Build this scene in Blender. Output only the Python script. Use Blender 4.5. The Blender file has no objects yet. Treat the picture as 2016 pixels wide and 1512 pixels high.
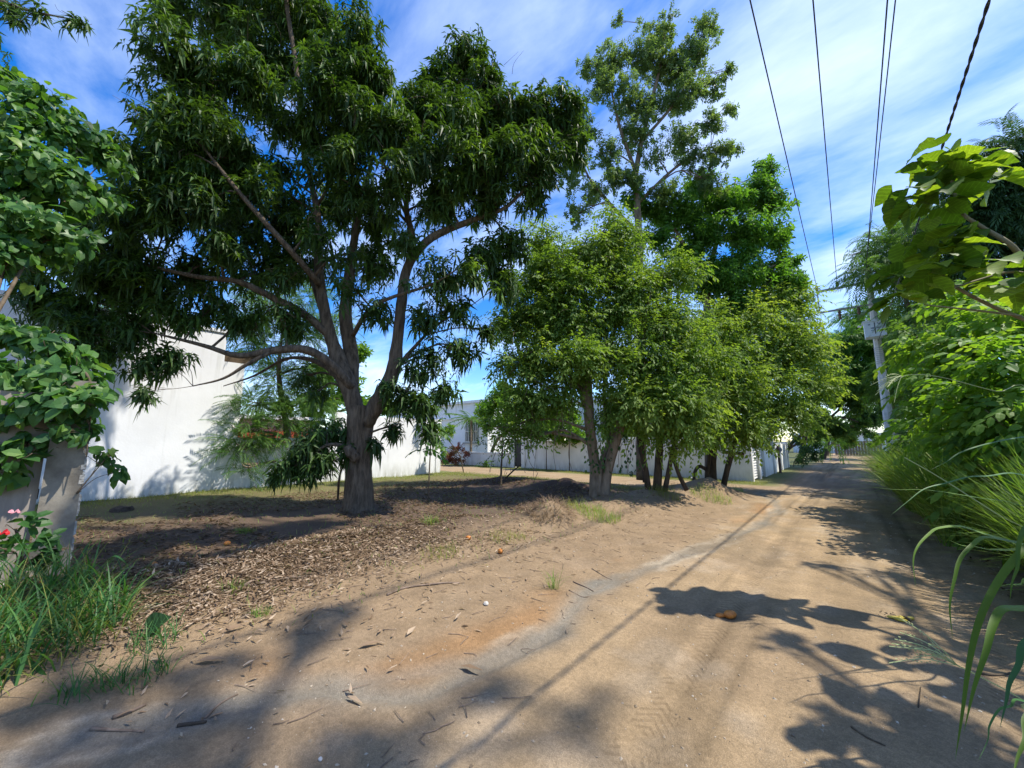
import bpy, math
import numpy as np
from mathutils import Vector, Matrix

# ------------------------------------------------------------------ camera, sky, sun
sc = bpy.context.scene
F_PX, PITCH, YAW, EYE = 757.0, math.radians(8.4), math.radians(41.0), 1.6
cam_d = bpy.data.cameras.new('camera')
cam = bpy.data.objects.new('camera', cam_d)
sc.collection.objects.link(cam)
cam.location = (0, 0, EYE)
cam.rotation_euler = (math.pi / 2 + PITCH, 0, YAW)
cam_d.sensor_width = 36.0
cam_d.lens = F_PX / 2016 * 36.0
cam_d.clip_start, cam_d.clip_end = 0.05, 3000
sc.camera = cam
sc.render.resolution_x, sc.render.resolution_y = 1024, 768

SUN = Vector((0.53, 0.30, 1.0)).normalized()      # towards the sun (X across the road, Y along it)
w = bpy.data.worlds.new('World'); sc.world = w; w.use_nodes = True
nt = w.node_tree; nd = nt.nodes; lk = nt.links; nd.clear()
out = nd.new('ShaderNodeOutputWorld'); bg = nd.new('ShaderNodeBackground'); bg.inputs[1].default_value = 0.135
sky = nd.new('ShaderNodeTexSky'); sky.sky_type = 'NISHITA'; sky.sun_disc = False
sky.sun_elevation = math.asin(SUN.z); sky.sun_rotation = math.atan2(SUN.x, SUN.y)
sky.air_density, sky.dust_density, sky.ozone_density = 1.0, 0.25, 3.0
tc = nd.new('ShaderNodeTexCoord')
sep = nd.new('ShaderNodeSeparateXYZ'); lk.new(tc.outputs['Generated'], sep.inputs[0])
zz = nd.new('ShaderNodeMath'); zz.operation = 'MAXIMUM'; zz.inputs[1].default_value = 0.0; lk.new(sep.outputs[2], zz.inputs[0])
za = nd.new('ShaderNodeMath'); za.operation = 'ADD'; za.inputs[1].default_value = 0.22; lk.new(zz.outputs[0], za.inputs[0])
dv = nd.new('ShaderNodeVectorMath'); dv.operation = 'DIVIDE'; lk.new(tc.outputs['Generated'], dv.inputs[0])
cz = nd.new('ShaderNodeCombineXYZ')
for i in range(3): lk.new(za.outputs[0], cz.inputs[i])
lk.new(cz.outputs[0], dv.inputs[1])
mp = nd.new('ShaderNodeMapping'); lk.new(dv.outputs[0], mp.inputs[0])
mp.inputs['Rotation'].default_value = (0, 0, math.radians(-20)); mp.inputs['Scale'].default_value = (1.0, 1.9, 1.0)
mp.inputs['Location'].default_value = (0.35, 1.1, 0)
n1 = nd.new('ShaderNodeTexNoise'); n1.inputs['Scale'].default_value = 1.5; n1.inputs['Detail'].default_value = 12
n1.inputs['Roughness'].default_value = 0.58; n1.inputs['Distortion'].default_value = 0.25; lk.new(mp.outputs[0], n1.inputs[0])
n2 = nd.new('ShaderNodeTexNoise'); n2.inputs['Scale'].default_value = 0.7; n2.inputs['Detail'].default_value = 3; lk.new(dv.outputs[0], n2.inputs[0])
ad = nd.new('ShaderNodeMath'); ad.operation = 'MULTIPLY_ADD'; ad.inputs[1].default_value = 0.45; lk.new(n2.outputs[0], ad.inputs[0]); lk.new(n1.outputs[0], ad.inputs[2])
rp = nd.new('ShaderNodeValToRGB'); lk.new(ad.outputs[0], rp.inputs[0])
rp.color_ramp.elements[0].position = 0.62; rp.color_ramp.elements[0].color = (0, 0, 0, 1)
rp.color_ramp.elements[1].position = 1.08; rp.color_ramp.elements[1].color = (0.7, 0.7, 0.7, 1)
hs = nd.new('ShaderNodeHueSaturation'); hs.inputs['Saturation'].default_value = 1.42; hs.inputs['Value'].default_value = 0.95; hs.inputs['Hue'].default_value = 0.512
lk.new(sky.outputs[0], hs.inputs['Color'])
mx = nd.new('ShaderNodeMixRGB'); lk.new(rp.outputs[0], mx.inputs[0]); lk.new(hs.outputs[0], mx.inputs[1])
mx.inputs[2].default_value = (4.6, 5.3, 6.2, 1)
lk.new(mx.outputs[0], bg.inputs[0]); lk.new(bg.outputs[0], out.inputs[0])

sl = bpy.data.lights.new('sun', 'SUN'); sl.energy = 3.5; sl.angle = math.radians(0.53); sl.color = (1.0, 0.94, 0.82)
so = bpy.data.objects.new('sun', sl); sc.collection.objects.link(so)
so.rotation_euler = SUN.to_track_quat('Z', 'Y').to_euler(); so.location = SUN * 60
sc.view_settings.view_transform = 'Standard'; sc.view_settings.look = 'None'
sc.view_settings.exposure = 1.12; sc.view_settings.gamma = 1.0; sc.view_settings.use_curve_mapping = False
sc.cycles.use_denoising = True
sc.cycles.max_bounces = 8; sc.cycles.transparent_max_bounces = 8

# ------------------------------------------------------------------ helpers
RNG = np.random.default_rng(11)
cF = np.array((-math.sin(YAW), math.cos(YAW), 0)); cR = np.array((math.cos(YAW), math.sin(YAW), 0)); cZ = np.array((0, 0, 1.0))
sp, cp = math.sin(PITCH), math.cos(PITCH)
def ray(px, py):
    u, v = (px - 1008) / F_PX, (py - 756) / F_PX
    return u, cp + v * sp, sp - v * cp            # right, forward, up
def P(px, py, d):                                  # the point of the place seen at that pixel, d metres ahead
    u, f, z = ray(px, py); t = d / f
    return cR * u * t + cF * d + cZ * (EYE + z * t)
def G(px, py, z=0.0):                              # the ground point seen at that pixel
    u, f, dz = ray(px, py); t = (z - EYE) / dz
    return cR * u * t + cF * f * t + cZ * z
def NS(n, s, z): return np.array((n, s, z), float)

def hash2(ix, iy, seed):
    h = (ix.astype(np.int64) * 374761393 + iy.astype(np.int64) * 668265263 + seed * 974634511) & 0xFFFFFFFF
    h = ((h ^ (h >> 13)) * 1274126177) & 0xFFFFFFFF
    return ((h ^ (h >> 16)) & 0xFFFF) / 65535.0
def vnoise(x, y, seed=0):
    x = np.asarray(x, float); y = np.asarray(y, float)
    ix, iy = np.floor(x), np.floor(y); fx, fy = x - ix, y - iy
    fx = fx * fx * (3 - 2 * fx); fy = fy * fy * (3 - 2 * fy)
    a, b = hash2(ix, iy, seed), hash2(ix + 1, iy, seed); c, d = hash2(ix, iy + 1, seed), hash2(ix + 1, iy + 1, seed)
    return (a * (1 - fx) + b * fx) * (1 - fy) + (c * (1 - fx) + d * fx) * fy
def fbm(x, y, seed=0, o=4):
    r = 0; a = 0.5; 
    for i in range(o): r = r + a * vnoise(x * 2 ** i, y * 2 ** i, seed + i * 7); a *= 0.5
    return r
def sstep(a, b, x):
    t = np.clip((np.asarray(x, float) - a) / (b - a), 0, 1); return t * t * (3 - 2 * t)

MATS = {}
def mat(name):
    m = bpy.data.materials.new(name); m.use_nodes = True; MATS[name] = m
    n = m.node_tree.nodes; l = m.node_tree.links
    return m, n, l, n['Principled BSDF'], n['Material Output']
def leaf_mat(name, cols, trans=0.32, rough=0.45, spec=0.4, tcol=None, tgain=2.2):
    m, n, l, b, o = mat(name)
    at = n.new('ShaderNodeAttribute'); at.attribute_name = 'rnd'
    r = n.new('ShaderNodeValToRGB'); e = r.color_ramp.elements
    e[0].color = (*cols[0], 1); e[1].color = (*cols[-1], 1)
    for i, c in enumerate(cols[1:-1]): q = e.new((i + 1) / (len(cols) - 1)); q.color = (*c, 1)
    l.new(at.outputs['Fac'], r.inputs[0])
    l.new(r.outputs[0], b.inputs['Base Color']); b.inputs['Roughness'].default_value = rough
    b.inputs['Specular IOR Level'].default_value = spec
    if trans > 0:
        t = n.new('ShaderNodeBsdfTranslucent'); g = n.new('ShaderNodeMixRGB'); g.blend_type = 'MULTIPLY'; g.inputs[0].default_value = 1
        tcol = tcol or (1.15 * tgain, 1.1 * tgain, 0.35 * tgain)
        g.inputs[2].default_value = (*tcol, 1); l.new(r.outputs[0], g.inputs[1]); l.new(g.outputs[0], t.inputs[0])
        x = n.new('ShaderNodeMixShader'); x.inputs[0].default_value = trans
        l.new(b.outputs[0], x.inputs[1]); l.new(t.outputs[0], x.inputs[2]); l.new(x.outputs[0], o.inputs['Surface'])
    return m
def add_veins(m, freq=95.0, amt=.45):
    """pale side veins and blotches on a leaf (leaf lies along its own X)"""
    n = m.node_tree.nodes; l = m.node_tree.links; t = n.new('ShaderNodeTexCoord'); x = n.new('ShaderNodeSeparateXYZ'); l.new(t.outputs['Object'], x.inputs[0])
    def q(op, a, b):
        k = n.new('ShaderNodeMath'); k.operation = op
        for i, v in enumerate((a, b)):
            if v is None: continue
            if isinstance(v, float): k.inputs[i].default_value = v
            else: l.new(v, k.inputs[i])
        return k.outputs[0]
    ay = q('ABSOLUTE', x.outputs[1], None); v = q('SINE', q('MULTIPLY', q('SUBTRACT', x.outputs[0], q('MULTIPLY', ay, .75)), freq), None)
    v = q('MAXIMUM', q('GREATER_THAN', v, .86), q('LESS_THAN', ay, .0035))
    nz_ = n.new('ShaderNodeTexNoise'); nz_.inputs['Scale'].default_value = 16; l.new(t.outputs['Object'], nz_.inputs[0])
    f = q('ADD', q('MULTIPLY', v, amt), q('MULTIPLY', q('SUBTRACT', nz_.outputs[0], .5), .7))
    r = [k for k in n if k.type == 'VALTORGB'][0]; mixn = n.new('ShaderNodeMixRGB'); mixn.blend_type = 'MIX'
    outs = [lk_.to_socket for lk_ in r.outputs[0].links]
    sc_ = n.new('ShaderNodeMixRGB'); sc_.blend_type = 'MULTIPLY'; sc_.inputs[0].default_value = 1; l.new(r.outputs[0], sc_.inputs[1])
    g = q('ADD', f, 1.0); l.new(g, sc_.inputs[2])
    for o_ in outs: l.new(sc_.outputs[0], o_)
    return m
def noise_mat(name, c1, c2, scale=6, rough=0.85, bump=0.3, bscale=None, stretch=(1, 1, 1), detail=6, dist=0.01, extra=None, spec=0.3):
    m, n, l, b, o = mat(name)
    t = n.new('ShaderNodeTexCoord'); mpg = n.new('ShaderNodeMapping'); mpg.inputs['Scale'].default_value = stretch
    l.new(t.outputs['Object'], mpg.inputs[0])
    a = n.new('ShaderNodeTexNoise'); a.inputs['Scale'].default_value = scale; a.inputs['Detail'].default_value = detail
    a.inputs['Roughness'].default_value = 0.65; l.new(mpg.outputs[0], a.inputs[0])
    r = n.new('ShaderNodeValToRGB'); r.color_ramp.elements[0].position = 0.3; r.color_ramp.elements[1].position = 0.7
    r.color_ramp.elements[0].color = (*c1, 1); r.color_ramp.elements[1].color = (*c2, 1); l.new(a.outputs[0], r.inputs[0])
    l.new(r.outputs[0], b.inputs['Base Color']); b.inputs['Roughness'].default_value = rough; b.inputs['Specular IOR Level'].default_value = spec
    c = n.new('ShaderNodeTexNoise'); c.inputs['Scale'].default_value = bscale or scale * 3; c.inputs['Detail'].default_value = 8
    c.inputs['Roughness'].default_value = 0.7; l.new(mpg.outputs[0], c.inputs[0])
    u = n.new('ShaderNodeBump'); u.inputs['Strength'].default_value = bump; u.inputs['Distance'].default_value = dist
    l.new(c.outputs[0], u.inputs['Height']); l.new(u.outputs[0], b.inputs['Normal'])
    return m
def plain(name, c, rough=0.6, metal=0):
    m, n, l, b, o = mat(name); b.inputs['Base Color'].default_value = (*c, 1); b.inputs['Roughness'].default_value = rough; b.inputs['Metallic'].default_value = metal
    return m

COL = sc.collection
def finish(o, m, parent=None, smooth=False):
    if m: o.data.materials.append(m)
    COL.objects.link(o)
    if parent is not None:
        o.parent = parent; o.matrix_parent_inverse = root_inv(parent)
    o.data.polygons.foreach_set('use_smooth', np.full(len(o.data.polygons), bool(smooth)))
    return o
def root_inv(p):
    mtx = Matrix.Identity(4)
    chain = []
    while p is not None: chain.append(p); p = p.parent
    for q in reversed(chain): mtx = mtx @ (q.matrix_parent_inverse if q.parent else Matrix.Identity(4)) @ q.matrix_basis
    return mtx.inverted()
def tag(o, label=None, cat=None, group=None, kind=None):
    if label: o['label'] = label
    if cat: o['category'] = cat
    if group: o['group'] = group
    if kind: o['kind'] = kind
    return o
def thing(name, label, cat, loc=(0, 0, 0), group=None):
    o = bpy.data.objects.new(name, None); COL.objects.link(o); o.location = Vector([float(c) for c in loc]); o.empty_display_size = 0.2
    return tag(o, label, cat, group)
def mesh_np(name, V, loops, totals, rnd=None):
    me = bpy.data.meshes.new(name)
    V = np.asarray(V, np.float32); loops = np.asarray(loops, np.int32); totals = np.asarray(totals, np.int32)
    me.vertices.add(len(V)); me.vertices.foreach_set('co', V.ravel())
    me.loops.add(len(loops)); me.loops.foreach_set('vertex_index', loops)
    me.polygons.add(len(totals)); st = np.concatenate(([0], np.cumsum(totals)[:-1])).astype(np.int32)
    me.polygons.foreach_set('loop_start', st)
    me.update(calc_edges=True)
    if rnd is not None:
        a = me.attributes.new('rnd', 'FLOAT', 'FACE'); a.data.foreach_set('value', np.asarray(rnd, np.float32))
    return me
class MB:                                          # collects pieces of ONE part
    def __init__(s): s.v = []; s.f = []; s.n = 0
    def add(s, V, F):
        V = np.asarray(V, float); s.v.append(V)
        s.f += [tuple(i + s.n for i in f) for f in F]; s.n += len(V); return s
    def box(s, lo, hi):
        (a, b, c), (d, e, f) = lo, hi
        V = [(a, b, c), (d, b, c), (d, e, c), (a, e, c), (a, b, f), (d, b, f), (d, e, f), (a, e, f)]
        return s.add(V, [(0, 3, 2, 1), (4, 5, 6, 7), (0, 1, 5, 4), (1, 2, 6, 5), (2, 3, 7, 6), (3, 0, 4, 7)])
    def tube(s, pts, rad, seg=8, rough=0.0, cap=True, flat=False):
        pts = np.asarray(pts, float); rad = np.broadcast_to(np.asarray(rad, float), (len(pts),))
        tan = np.gradient(pts, axis=0); tan /= np.linalg.norm(tan, axis=1)[:, None] + 1e-9
        ref = np.array((0, 0, 1.0)) if abs(tan[0][2]) < 0.9 else np.array((1.0, 0, 0))
        V = []; a = np.arange(seg) / seg * 2 * np.pi
        for i in range(len(pts)):
            u = ref - tan[i] * ref.dot(tan[i]); u /= np.linalg.norm(u) + 1e-9; ref = u; q = np.cross(tan[i], u)
            rr = rad[i] * (1 + rough * (RNG.random(seg) - 0.5) * 2) if rough else np.full(seg, rad[i])
            V.append(pts[i] + (np.cos(a) * rr)[:, None] * u + (np.sin(a) * rr)[:, None] * q)
        V = np.concatenate(V); F = []
        for i in range(len(pts) - 1):
            for j in range(seg):
                k = (j + 1) % seg; F.append((i * seg + j, i * seg + k, (i + 1) * seg + k, (i + 1) * seg + j))
        if cap: F += [tuple(range(seg - 1, -1, -1)), tuple(range((len(pts) - 1) * seg, len(pts) * seg))]
        return s.add(V, F)
    def build(s, name, m, parent=None, smooth=False):
        V = np.concatenate(s.v) if s.v else np.zeros((0, 3))
        me = mesh_np(name, V, [i for f in s.f for i in f], [len(f) for f in s.f])
        return finish(bpy.data.objects.new(name, me), m, parent, smooth)
def catmull(pts, k=5):
    pts = np.asarray(pts, float); ext = np.vstack((2 * pts[0] - pts[1], pts, 2 * pts[-1] - pts[-2])); R = []
    for i in range(1, len(ext) - 2):
        p0, p1, p2, p3 = ext[i - 1:i + 3]
        for t in np.arange(k) / k:
            R.append(0.5 * ((2 * p1) + (-p0 + p2) * t + (2 * p0 - 5 * p1 + 4 * p2 - p3) * t * t + (-p0 + 3 * p1 - 3 * p2 + p3) * t ** 3))
    R.append(pts[-1]); return np.array(R)
def frames(xd, up):
    x = xd / (np.linalg.norm(xd, axis=1)[:, None] + 1e-9)
    z = up - x * np.sum(up * x, axis=1)[:, None]; z /= np.linalg.norm(z, axis=1)[:, None] + 1e-9
    y = np.cross(z, x); return np.stack((x, y, z), axis=2)
def scatter(name, temps, pos, xd, up, scl, m, parent=None, droop=0.0, rndr=(0, 1), rnd=None, kind=None, jit=0.16):
    """one mesh of many copies of small leaf sprays (each copy turned, scaled and bent down by its weight)"""
    pos = np.asarray(pos, float); N = len(pos)
    pick = RNG.integers(0, len(temps), N); R = frames(np.asarray(xd, float), np.asarray(up, float)); scl = np.broadcast_to(np.asarray(scl, float), (N,))
    base = rnd if rnd is not None else rndr[0] + (rndr[1] - rndr[0]) * RNG.random(N)
    Vs, Ls, Ts, Rs = [], [], [], []; off = 0
    for k, (tv, tf) in enumerate(temps):
        idx = np.where(pick == k)[0]
        if not len(idx): continue
        v = np.einsum('nij,vj->nvi', R[idx], tv) * scl[idx][:, None, None]
        if droop: v[:, :, 2] -= droop * np.sum(v * v, axis=2) / (scl[idx][:, None])
        v += pos[idx][:, None, :]
        lt = np.concatenate([np.array(f) for f in tf]); tot = np.array([len(f) for f in tf])
        L = lt[None, :] + (np.arange(len(idx)) * len(tv))[:, None] + off
        Vs.append(v.reshape(-1, 3)); Ls.append(L.ravel()); Ts.append(np.tile(tot, len(idx)))
        Rs.append((base[idx][:, None] + jit * (RNG.random((len(idx), len(tf))) - 0.5)).ravel()); off += len(idx) * len(tv)
    me = mesh_np(name, np.concatenate(Vs), np.concatenate(Ls), np.concatenate(Ts), np.clip(np.concatenate(Rs), 0, 1))
    o = finish(bpy.data.objects.new(name, me), m, parent)
    if kind: o['kind'] = kind
    return o

# ---- leaf shapes (length along +X, blade facing +Z)
def fine_leaf(ts, ws, L, W, fold=.25, curve=.15, back=None, wav=0.0, rows=12):
    u = np.linspace(ts[0], ts[-1], rows); w_ = np.interp(u, ts, ws); b_ = np.interp(u, ts, back or [0] * len(ts))
    w_[1:-1] = w_[1:-1] * .6 + (w_[:-2] + w_[2:]) * .2
    return strip_leaf(list(u), list(np.maximum(w_[:-1], .05)) + [0], L, W, fold, curve, list(b_), wav)
def strip_leaf(ts, ws, L, W, fold=0.25, curve=0.15, back=None, wav=0.0):
    V = []; back = back or [0] * len(ts)
    for i, (t, q) in enumerate(zip(ts, ws)):
        x, z = t * L, -curve * L * t * t
        V.append((x, 0, z))
        if q > 0:
            wz = wav * math.sin(i * 2.3) * L
            V.append((x - back[i] * L, q * W, z + fold * q * W + wz)); V.append((x - back[i] * L, -q * W, z + fold * q * W - wz))
    F = []; prev = None; k = 0
    for q in ws:
        cur = (k, k + 1, k + 2) if q > 0 else (k,); k += len(cur)
        if prev is not None:
            if len(prev) == 1 and len(cur) == 3: F += [(prev[0], cur[0], cur[1]), (prev[0], cur[2], cur[0])]
            elif len(prev) == 3 and len(cur) == 3: F += [(prev[0], cur[0], cur[1], prev[1]), (prev[2], cur[2], cur[0], prev[0])]
            elif len(prev) == 3: F += [(prev[0], cur[0], prev[1]), (prev[2], cur[0], prev[0])]
        prev = cur
    return np.array(V, float), F
def join(parts):
    V, F, n = [], [], 0
    for v, f in parts:
        V.append(v); F += [tuple(i + n for i in q) for q in f]; n += len(v)
    return np.concatenate(V), F
def placed(leaf, o, xd, up):
    v, f = leaf; R = frames(np.array([xd], float), np.array([up], float))[0]
    return v @ R.T + np.array(o, float), f
def whorl(n, leaf, open_=(50, 110), up_scale=(0.7, 1.0), stem=0.1):
    """leaves round the end of a shoot growing along +X"""
    L = []
    for i in range(n):
        a = i * 2.399 + RNG.random() * 0.5; th = math.radians(open_[0] + (open_[1] - open_[0]) * RNG.random())
        r = np.array((0, math.cos(a), math.sin(a))); d = np.array((math.cos(th), 0, 0)) + r * math.sin(th)
        k = up_scale[0] + (up_scale[1] - up_scale[0]) * RNG.random()
        v, f = leaf; L.append(placed((v * k, f), (-(i / n) * stem, 0, 0), d, np.array((1.0, 0, 0)) * 0.8 + np.array((0, 0, 0.6))))
    return join(L)
def spray(n, leaf, length, arch=0.25, ang=55, zig=0.25, scale=(0.8, 1.15)):
    """leaflets left and right of a bending twig along +X"""
    L = []
    for i in range(n):
        t = (i + 0.7) / n; s = 1 if i % 2 else -1; x = t * length; z = -arch * length * t * t
        a = math.radians(ang + (18 + 60 * (zig > .6)) * (RNG.random() - 0.5)) * (1 - 0.55 * t ** 3)
        d = (math.cos(a), s * math.sin(a), -0.25 - 2 * arch * t * 0.6 + zig * (RNG.random() - 0.5))
        k = scale[0] + (scale[1] - scale[0]) * RNG.random()
        L.append(placed((leaf[0] * k, leaf[1]), (x, s * 0.004, z), d, (0.2 * (RNG.random() - 0.5), 0.5 * (RNG.random() - 0.5), 1)))
    return join(L)
MANGO_LEAF = strip_leaf([0, .42, 1], [0, .5, 0], 0.235, 0.066, 0.35, 0.28)
T_MANGO = [whorl(n, MANGO_LEAF, op, (.55, 1.1), st) for n, op, st in ((11, (35, 140), .16), (9, (50, 120), .12), (12, (30, 110), .2), (8, (60, 150), .14), (10, (20, 90), .18))]
SMALL_LEAF = (np.array([(0, 0, 0), (.45, .5, .07), (1, 0, -.12), (.5, -.5, .07)]) * np.array((0.10, 0.056, 0.10)), [(0, 2, 1), (0, 3, 2)])
T_SPRAY = [spray(n, SMALL_LEAF, L, 0.25, 55, 0.9, (.6, 1.25)) for n, L in ((9, .36), (11, .48), (8, .3), (12, .55), (7, .4))]
QUAD_LEAF = (np.array([(0, 0, 0), (.5, .5, .06), (1, 0, -.1), (.5, -.5, .06)]) * np.array((0.12, 0.05, 0.12)), [(0, 2, 1), (0, 3, 2)])
T_COMP = [whorl(n, (QUAD_LEAF[0] * 1.25, QUAD_LEAF[1]), (50, 115), (0.7, 1.1), 0.22) for n in (13, 16, 11)]
T_COMPB = [whorl(n, (QUAD_LEAF[0] * np.array((1.4, 1.35, 1.4)), QUAD_LEAF[1]), (50, 115), (0.7, 1.1), 0.2) for n in (9, 11, 12)]
PINNA = (np.array([(0, 0, 0), (.5, .5, .0), (1, 0, -.12), (.5, -.5, .0)]) * np.array((0.13, 0.028, 0.13)), [(0, 2, 1), (0, 3, 2)])
T_FERN = [spray(n, PINNA, L, 0.2, 62, 0.12, (0.7, 1.0)) for n, L in ((26, .55), (30, .65), (22, .5))]
BIGQ = (np.array([(0, 0, 0), (.5, .5, .08), (1, 0, -.1), (.5, -.5, .08)]) * np.array((0.2, 0.12, 0.2)), [(0, 2, 1), (0, 3, 2)])
T_FAR = [whorl(n, BIGQ, (30, 120), (0.6, 1.2), 0.4) for n in (12, 15, 10)]
T_FARF = [spray(n, (PINNA[0] * 1.7, PINNA[1]), L, 0.25, 60, 0.3) for n, L in ((22, .9), (26, 1.1))]
OVAL = strip_leaf([0, .3, .7, 1], [0, .46, .44, 0], 0.17, 0.115, 0.22, 0.25)
HEART = strip_leaf([0.06, .18, .45, .75, 1], [0.3, .5, .48, .26, 0], 0.17, 0.15, 0.18, 0.28, [0.16, 0.04, 0, 0, 0], 0.012)
HEART2 = strip_leaf([0.06, .2, .5, .78, 1], [0.28, .5, .44, .22, 0], 0.16, 0.13, 0.3, 0.42, [0.15, 0.05, 0, 0, 0], -0.015)
T_HEART = [spray(n, HEART, L, 0.25, 55, 0.5) for n, L in ((5, .45), (6, .55))] + [spray(5, HEART2, .5, .3, 60, 0.6)]
T_OVAL = [spray(n, OVAL, L, 0.3, 50, 0.5) for n, L in ((7, .5), (9, .6))] + [whorl(6, OVAL, (50, 110), (0.6, 1.1), 0.15)]
BIG1 = fine_leaf([0.04, .1, .25, .42, .55, .75, 1], [0.3, .5, .58, .47, .5, .27, 0], 0.36, 0.36, 0.12, 0.18, [0.2, 0.1, 0, -0.02, -0.03, 0, 0], 0.02)
BIG2 = fine_leaf([0.04, .1, .25, .42, .55, .75, 1], [0.28, .48, .55, .48, .46, .24, 0], 0.34, 0.33, 0.3, 0.35, [0.2, 0.1, 0, -0.02, -0.03, 0, 0], -0.025)
BIG3 = fine_leaf([0.04, .12, .3, .5, .75, 1], [0.3, .5, .55, .46, .24, 0], 0.3, 0.32, 0.45, 0.1, [0.2, 0.1, 0, 0, 0, 0], 0.015)

L_MANGO = leaf_mat('mango_leaf', [(0.019, 0.041, 0.009), (0.032, 0.070, 0.014), (0.057, 0.115, 0.020), (0.115, 0.203, 0.035)], 0.28, 0.5, 0.3)
L_SPRAY = leaf_mat('drooping_leaf', [(.055, .115, .022), (.09, .165, .03), (.135, .215, .042), (.20, .27, .06)], 0.46, 0.55, 0.3, tgain=1.9)
L_TALL = leaf_mat('tall_tree_leaf', [(.06, .11, .045), (.095, .16, .062), (.15, .22, .09)], 0.36, 0.55, 0.3)
L_MID = leaf_mat('compound_leaf', [(0.040, 0.109, 0.021), (0.069, 0.167, 0.028), (0.115, 0.230, 0.041)], 0.42, 0.5, 0.3)
L_FERN = leaf_mat('feathery_leaf', [(0.041, 0.098, 0.030), (0.069, 0.144, 0.039), (0.115, 0.201, 0.052)], 0.4, 0.6, 0.2)
L_FAR = leaf_mat('background_leaf', [(0.036, 0.084, 0.024), (0.062, 0.126, 0.031), (0.102, 0.180, 0.043)], 0.36, 0.6, 0.2)
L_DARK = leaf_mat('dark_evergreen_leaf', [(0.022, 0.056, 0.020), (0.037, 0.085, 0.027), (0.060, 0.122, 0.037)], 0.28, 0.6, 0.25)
L_VINE = leaf_mat('vine_leaf', [(0.026, 0.079, 0.022), (0.046, 0.126, 0.029), (0.084, 0.180, 0.036), (0.156, 0.240, 0.042)], 0.34, 0.5, 0.35)
L_BIG = leaf_mat('broad_leaf', [(.045, .095, .010), (.07, .14, .013), (.11, .19, .018)], 0.42, 0.5, 0.3, tgain=2.1)
L_BUSH = leaf_mat('bush_leaf', [(0.046, 0.115, 0.017), (0.081, 0.172, 0.023), (0.127, 0.230, 0.032), (0.196, 0.287, 0.046)], 0.42, 0.55, 0.25)
L_GRASS = leaf_mat('grass_blade', [(0.066, 0.132, 0.026), (0.099, 0.187, 0.033), (0.154, 0.231, 0.050), (0.242, 0.253, 0.088)], 0.38, 0.55, 0.25)
L_GRASSB = leaf_mat('blue_grass_blade', [(.025, .085, .025), (.045, .13, .035), (.08, .18, .045)], 0.3, 0.5, 0.3)
L_LAWN = leaf_mat('short_grass', [(.13, .16, .035), (.17, .20, .045), (.24, .22, .08)], 0.25, 0.7, 0.2)
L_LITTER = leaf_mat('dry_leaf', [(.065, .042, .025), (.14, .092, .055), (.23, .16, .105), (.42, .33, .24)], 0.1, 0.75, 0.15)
L_RED = leaf_mat('red_leaf', [(.06, .04, .02), (.22, .06, .035), (.06, .11, .02)], 0.25, 0.55)
L_BIGV = add_veins(leaf_mat('veined_broad_leaf', [(.05, .10, .012), (.085, .15, .016), (.14, .21, .022)], .42, .5, .35, tgain=2.1))
L_VINEV = add_veins(leaf_mat('veined_vine_leaf', [(.026, .078, .022), (.045, .12, .028), (.085, .17, .036), (.15, .22, .042)], .32, .45, .4), 170.0, .3)
BARK = noise_mat('mango_bark', (.045, .033, .022), (.24, .18, .125), 15, 0.95, 1.0, 22, (1, 1, .2), 8, 0.08)
BARK2 = noise_mat('pale_bark', (.10, .075, .05), (.27, .21, .15), 10, 0.9, 0.6, 22, (1, 1, .3), 8, 0.02)
BARK3 = noise_mat('dark_bark', (.03, .022, .016), (.11, .08, .055), 10, 0.95, 0.8, 24, (1, 1, .3), 8, 0.03)
TWIG = noise_mat('twig', (.06, .045, .03), (.16, .12, .08), 12, 0.9, 0.4)
DRYSTICK = noise_mat('dry_stick', (.10, .07, .05), (.26, .19, .14), 14, 0.9, 0.5)

# ------------------------------------------------------------------ ground: road, side street, lot
GULLY = np.array([G(*p)[:2] for p in ((120, 1500), (420, 1425), (640, 1370), (830, 1372), (1000, 1290), (1090, 1245), (1150, 1175), (1215, 1142), (1430, 1062), (1500, 1030), (1532, 1006), (1525, 985), (1490, 972))])
GULLY2 = np.array([G(*p)[:2] for p in ((520, 1370), (760, 1338), (960, 1300), (1090, 1245))])
RIDGE_S = [-4, 1.3, 3.3, 6.0, 9.5, 12.2, 13]; RIDGE_N = [-6.2, -5.3, -5.5, -4.4, -3.9, -3.1, -3.2]
def seg_dist(x, y, poly):
    best = np.full(np.shape(x), 1e9)
    for a, b in zip(poly[:-1], poly[1:]):
        d = b - a; t = np.clip(((x - a[0]) * d[0] + (y - a[1]) * d[1]) / (d @ d), 0, 1)
        best = np.minimum(best, np.hypot(x - a[0] - t * d[0], y - a[1] - t * d[1]))
    return best
MOUNDS = [(-6.6, 9.9, 0.95, 0.30), (-9.2, 10.3, 1.3, 0.2), (-8.0, 9.9, .7, .16), (-4.25, 6.0, .38, .2), (-3.35, 12.6, 1.0, .3), (-11.6, 2.7, .35, .14), (-4.1, 10.1, .7, .14), (-4.9, 9.0, .7, .1), (-8.05, 4.3, .8, .06), (-3.0, 11.8, .5, .15)]
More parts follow.
